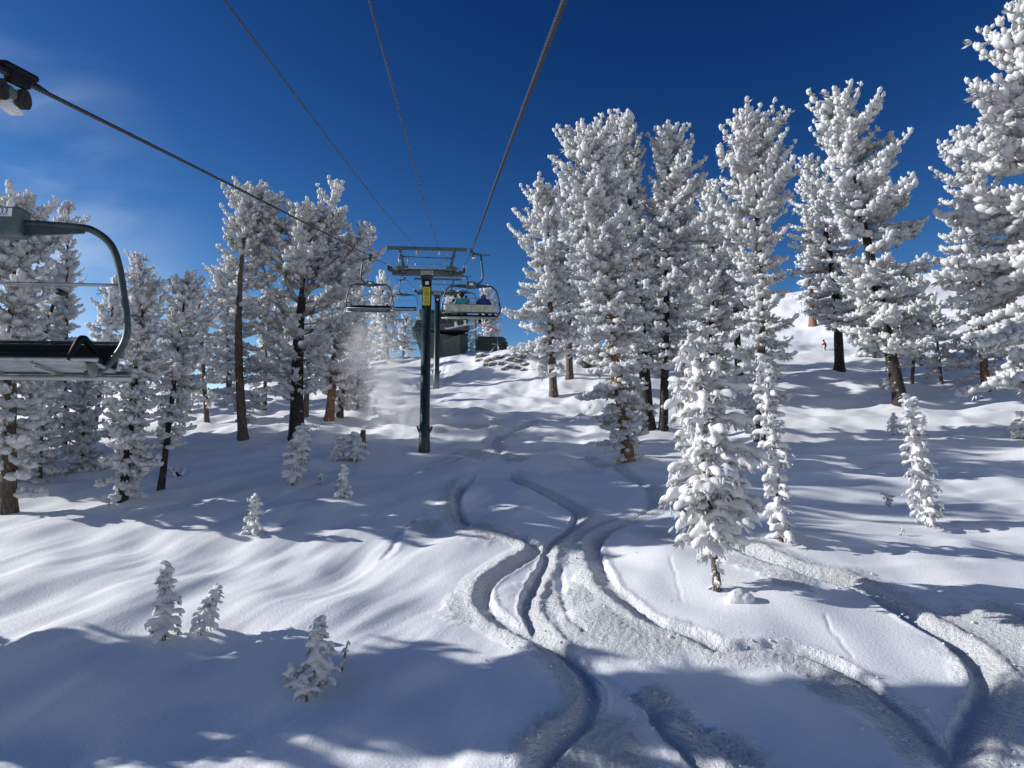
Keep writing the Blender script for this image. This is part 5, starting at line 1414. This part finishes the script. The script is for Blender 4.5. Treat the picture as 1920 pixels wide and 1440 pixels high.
# loose clods thrown out of the tracks
rg = np.random.default_rng(77); cl = []
for poly, wd, dp, side in TR:
    if wd < 0.4: continue
    for _ in range(int(len(poly) * 0.55)):
        q = poly[rg.integers(0, len(poly))] + rg.normal(0, wd * 1.5, 2)
        if 12 < q[1] < 60: cl.append((*q, rg.gamma(2.0, 0.011) + 0.01))
cl = np.array(cl); czz = H(cl[:, 0], cl[:, 1])
V, Fc = instance([ICO1], np.c_[cl[:, :2], czz + cl[:, 2] * 0.35], frames(rg.normal(0, 1, (len(cl), 3))) * np.array([1.2, 1.0, 0.7]), cl[:, 2], np.zeros(len(cl), int))
o = obj('snow_clods', np_mesh('snow_clods', V, Fc), M['pillow']); tag(o, 'loose clods of snow strewn along the ski tracks', 'snow clods', kind='stuff')

# ------------------------------------------------------------------ snow blown by the wind
def blow(name, label, c, size, dens, scale, seed):
    bm = NB(); bmesh.ops.create_icosphere(bm, subdivisions=3, radius=1.0)
    bmesh.ops.transform(bm, matrix=Matrix.Diagonal((*size, 1)), verts=bm.verts)
    m = bpy.data.materials.new(name); m.use_nodes = True; t = m.node_tree; t.nodes.clear()
    out = t.nodes.new('ShaderNodeOutputMaterial'); pv = t.nodes.new('ShaderNodeVolumePrincipled')
    pv.inputs['Color'].default_value = (1, 1, 1, 1); pv.inputs['Anisotropy'].default_value = 0.0
    tc = t.nodes.new('ShaderNodeTexCoord')
    mp = t.nodes.new('ShaderNodeMapping'); mp.inputs['Scale'].default_value = (1 / size[0], 1 / size[1], 1 / size[2])
    t.links.new(tc.outputs['Object'], mp.inputs[0])
    ln = t.nodes.new('ShaderNodeVectorMath'); ln.operation = 'LENGTH'; t.links.new(mp.outputs[0], ln.inputs[0])
    fo = t.nodes.new('ShaderNodeMapRange'); fo.inputs['From Min'].default_value = 1.0; fo.inputs['From Max'].default_value = 0.15; fo.interpolation_type = 'SMOOTHSTEP'
    t.links.new(ln.outputs['Value'], fo.inputs['Value'])
    n = t.nodes.new('ShaderNodeTexNoise'); n.inputs['Scale'].default_value = scale; n.inputs['Detail'].default_value = 4; n.inputs['Roughness'].default_value = .6; n.inputs['Distortion'].default_value = .8
    m2 = t.nodes.new('ShaderNodeMapping'); m2.inputs['Location'].default_value = (seed, seed * 2, 0); m2.inputs['Rotation'].default_value = (0, 0.5, 0); m2.inputs['Scale'].default_value = (1, .6, .6)
    t.links.new(tc.outputs['Object'], m2.inputs[0]); t.links.new(m2.outputs[0], n.inputs['Vector'])
    r = t.nodes.new('ShaderNodeMapRange'); r.inputs['From Min'].default_value = 0.38; r.inputs['From Max'].default_value = 0.85
    t.links.new(n.outputs['Fac'], r.inputs['Value'])
    mu = t.nodes.new('ShaderNodeMath'); mu.operation = 'MULTIPLY'; t.links.new(fo.outputs[0], mu.inputs[0]); t.links.new(r.outputs[0], mu.inputs[1])
    m3 = t.nodes.new('ShaderNodeMath'); m3.operation = 'MULTIPLY'; m3.inputs[1].default_value = dens; t.links.new(mu.outputs[0], m3.inputs[0])
    t.links.new(m3.outputs[0], pv.inputs['Density']); t.links.new(pv.outputs[0], out.inputs['Volume'])
    o = obj(name, bm, m); o.location = c; tag(o, label, 'blowing snow', kind='stuff')
blow('blowing_snow', 'pale sunlit plume of blowing snow rising left of the nearer tower', P(752, 745, 63.4), (4.2, 2.4, 4.6), 1.5, 0.55, 1)
blow('blowing_snow', 'thin drifting snow veil in front of the frosted trees, above the plume', P(694, 668, 64), (3.6, 2.2, 4.8), 0.6, 0.5, 5)
blow('blowing_snow', 'faint low drift of blown snow at the foot of the nearer tower', P(800, 775, 62.5), (3.4, 1.8, 2.2), 0.8, 0.5, 9)
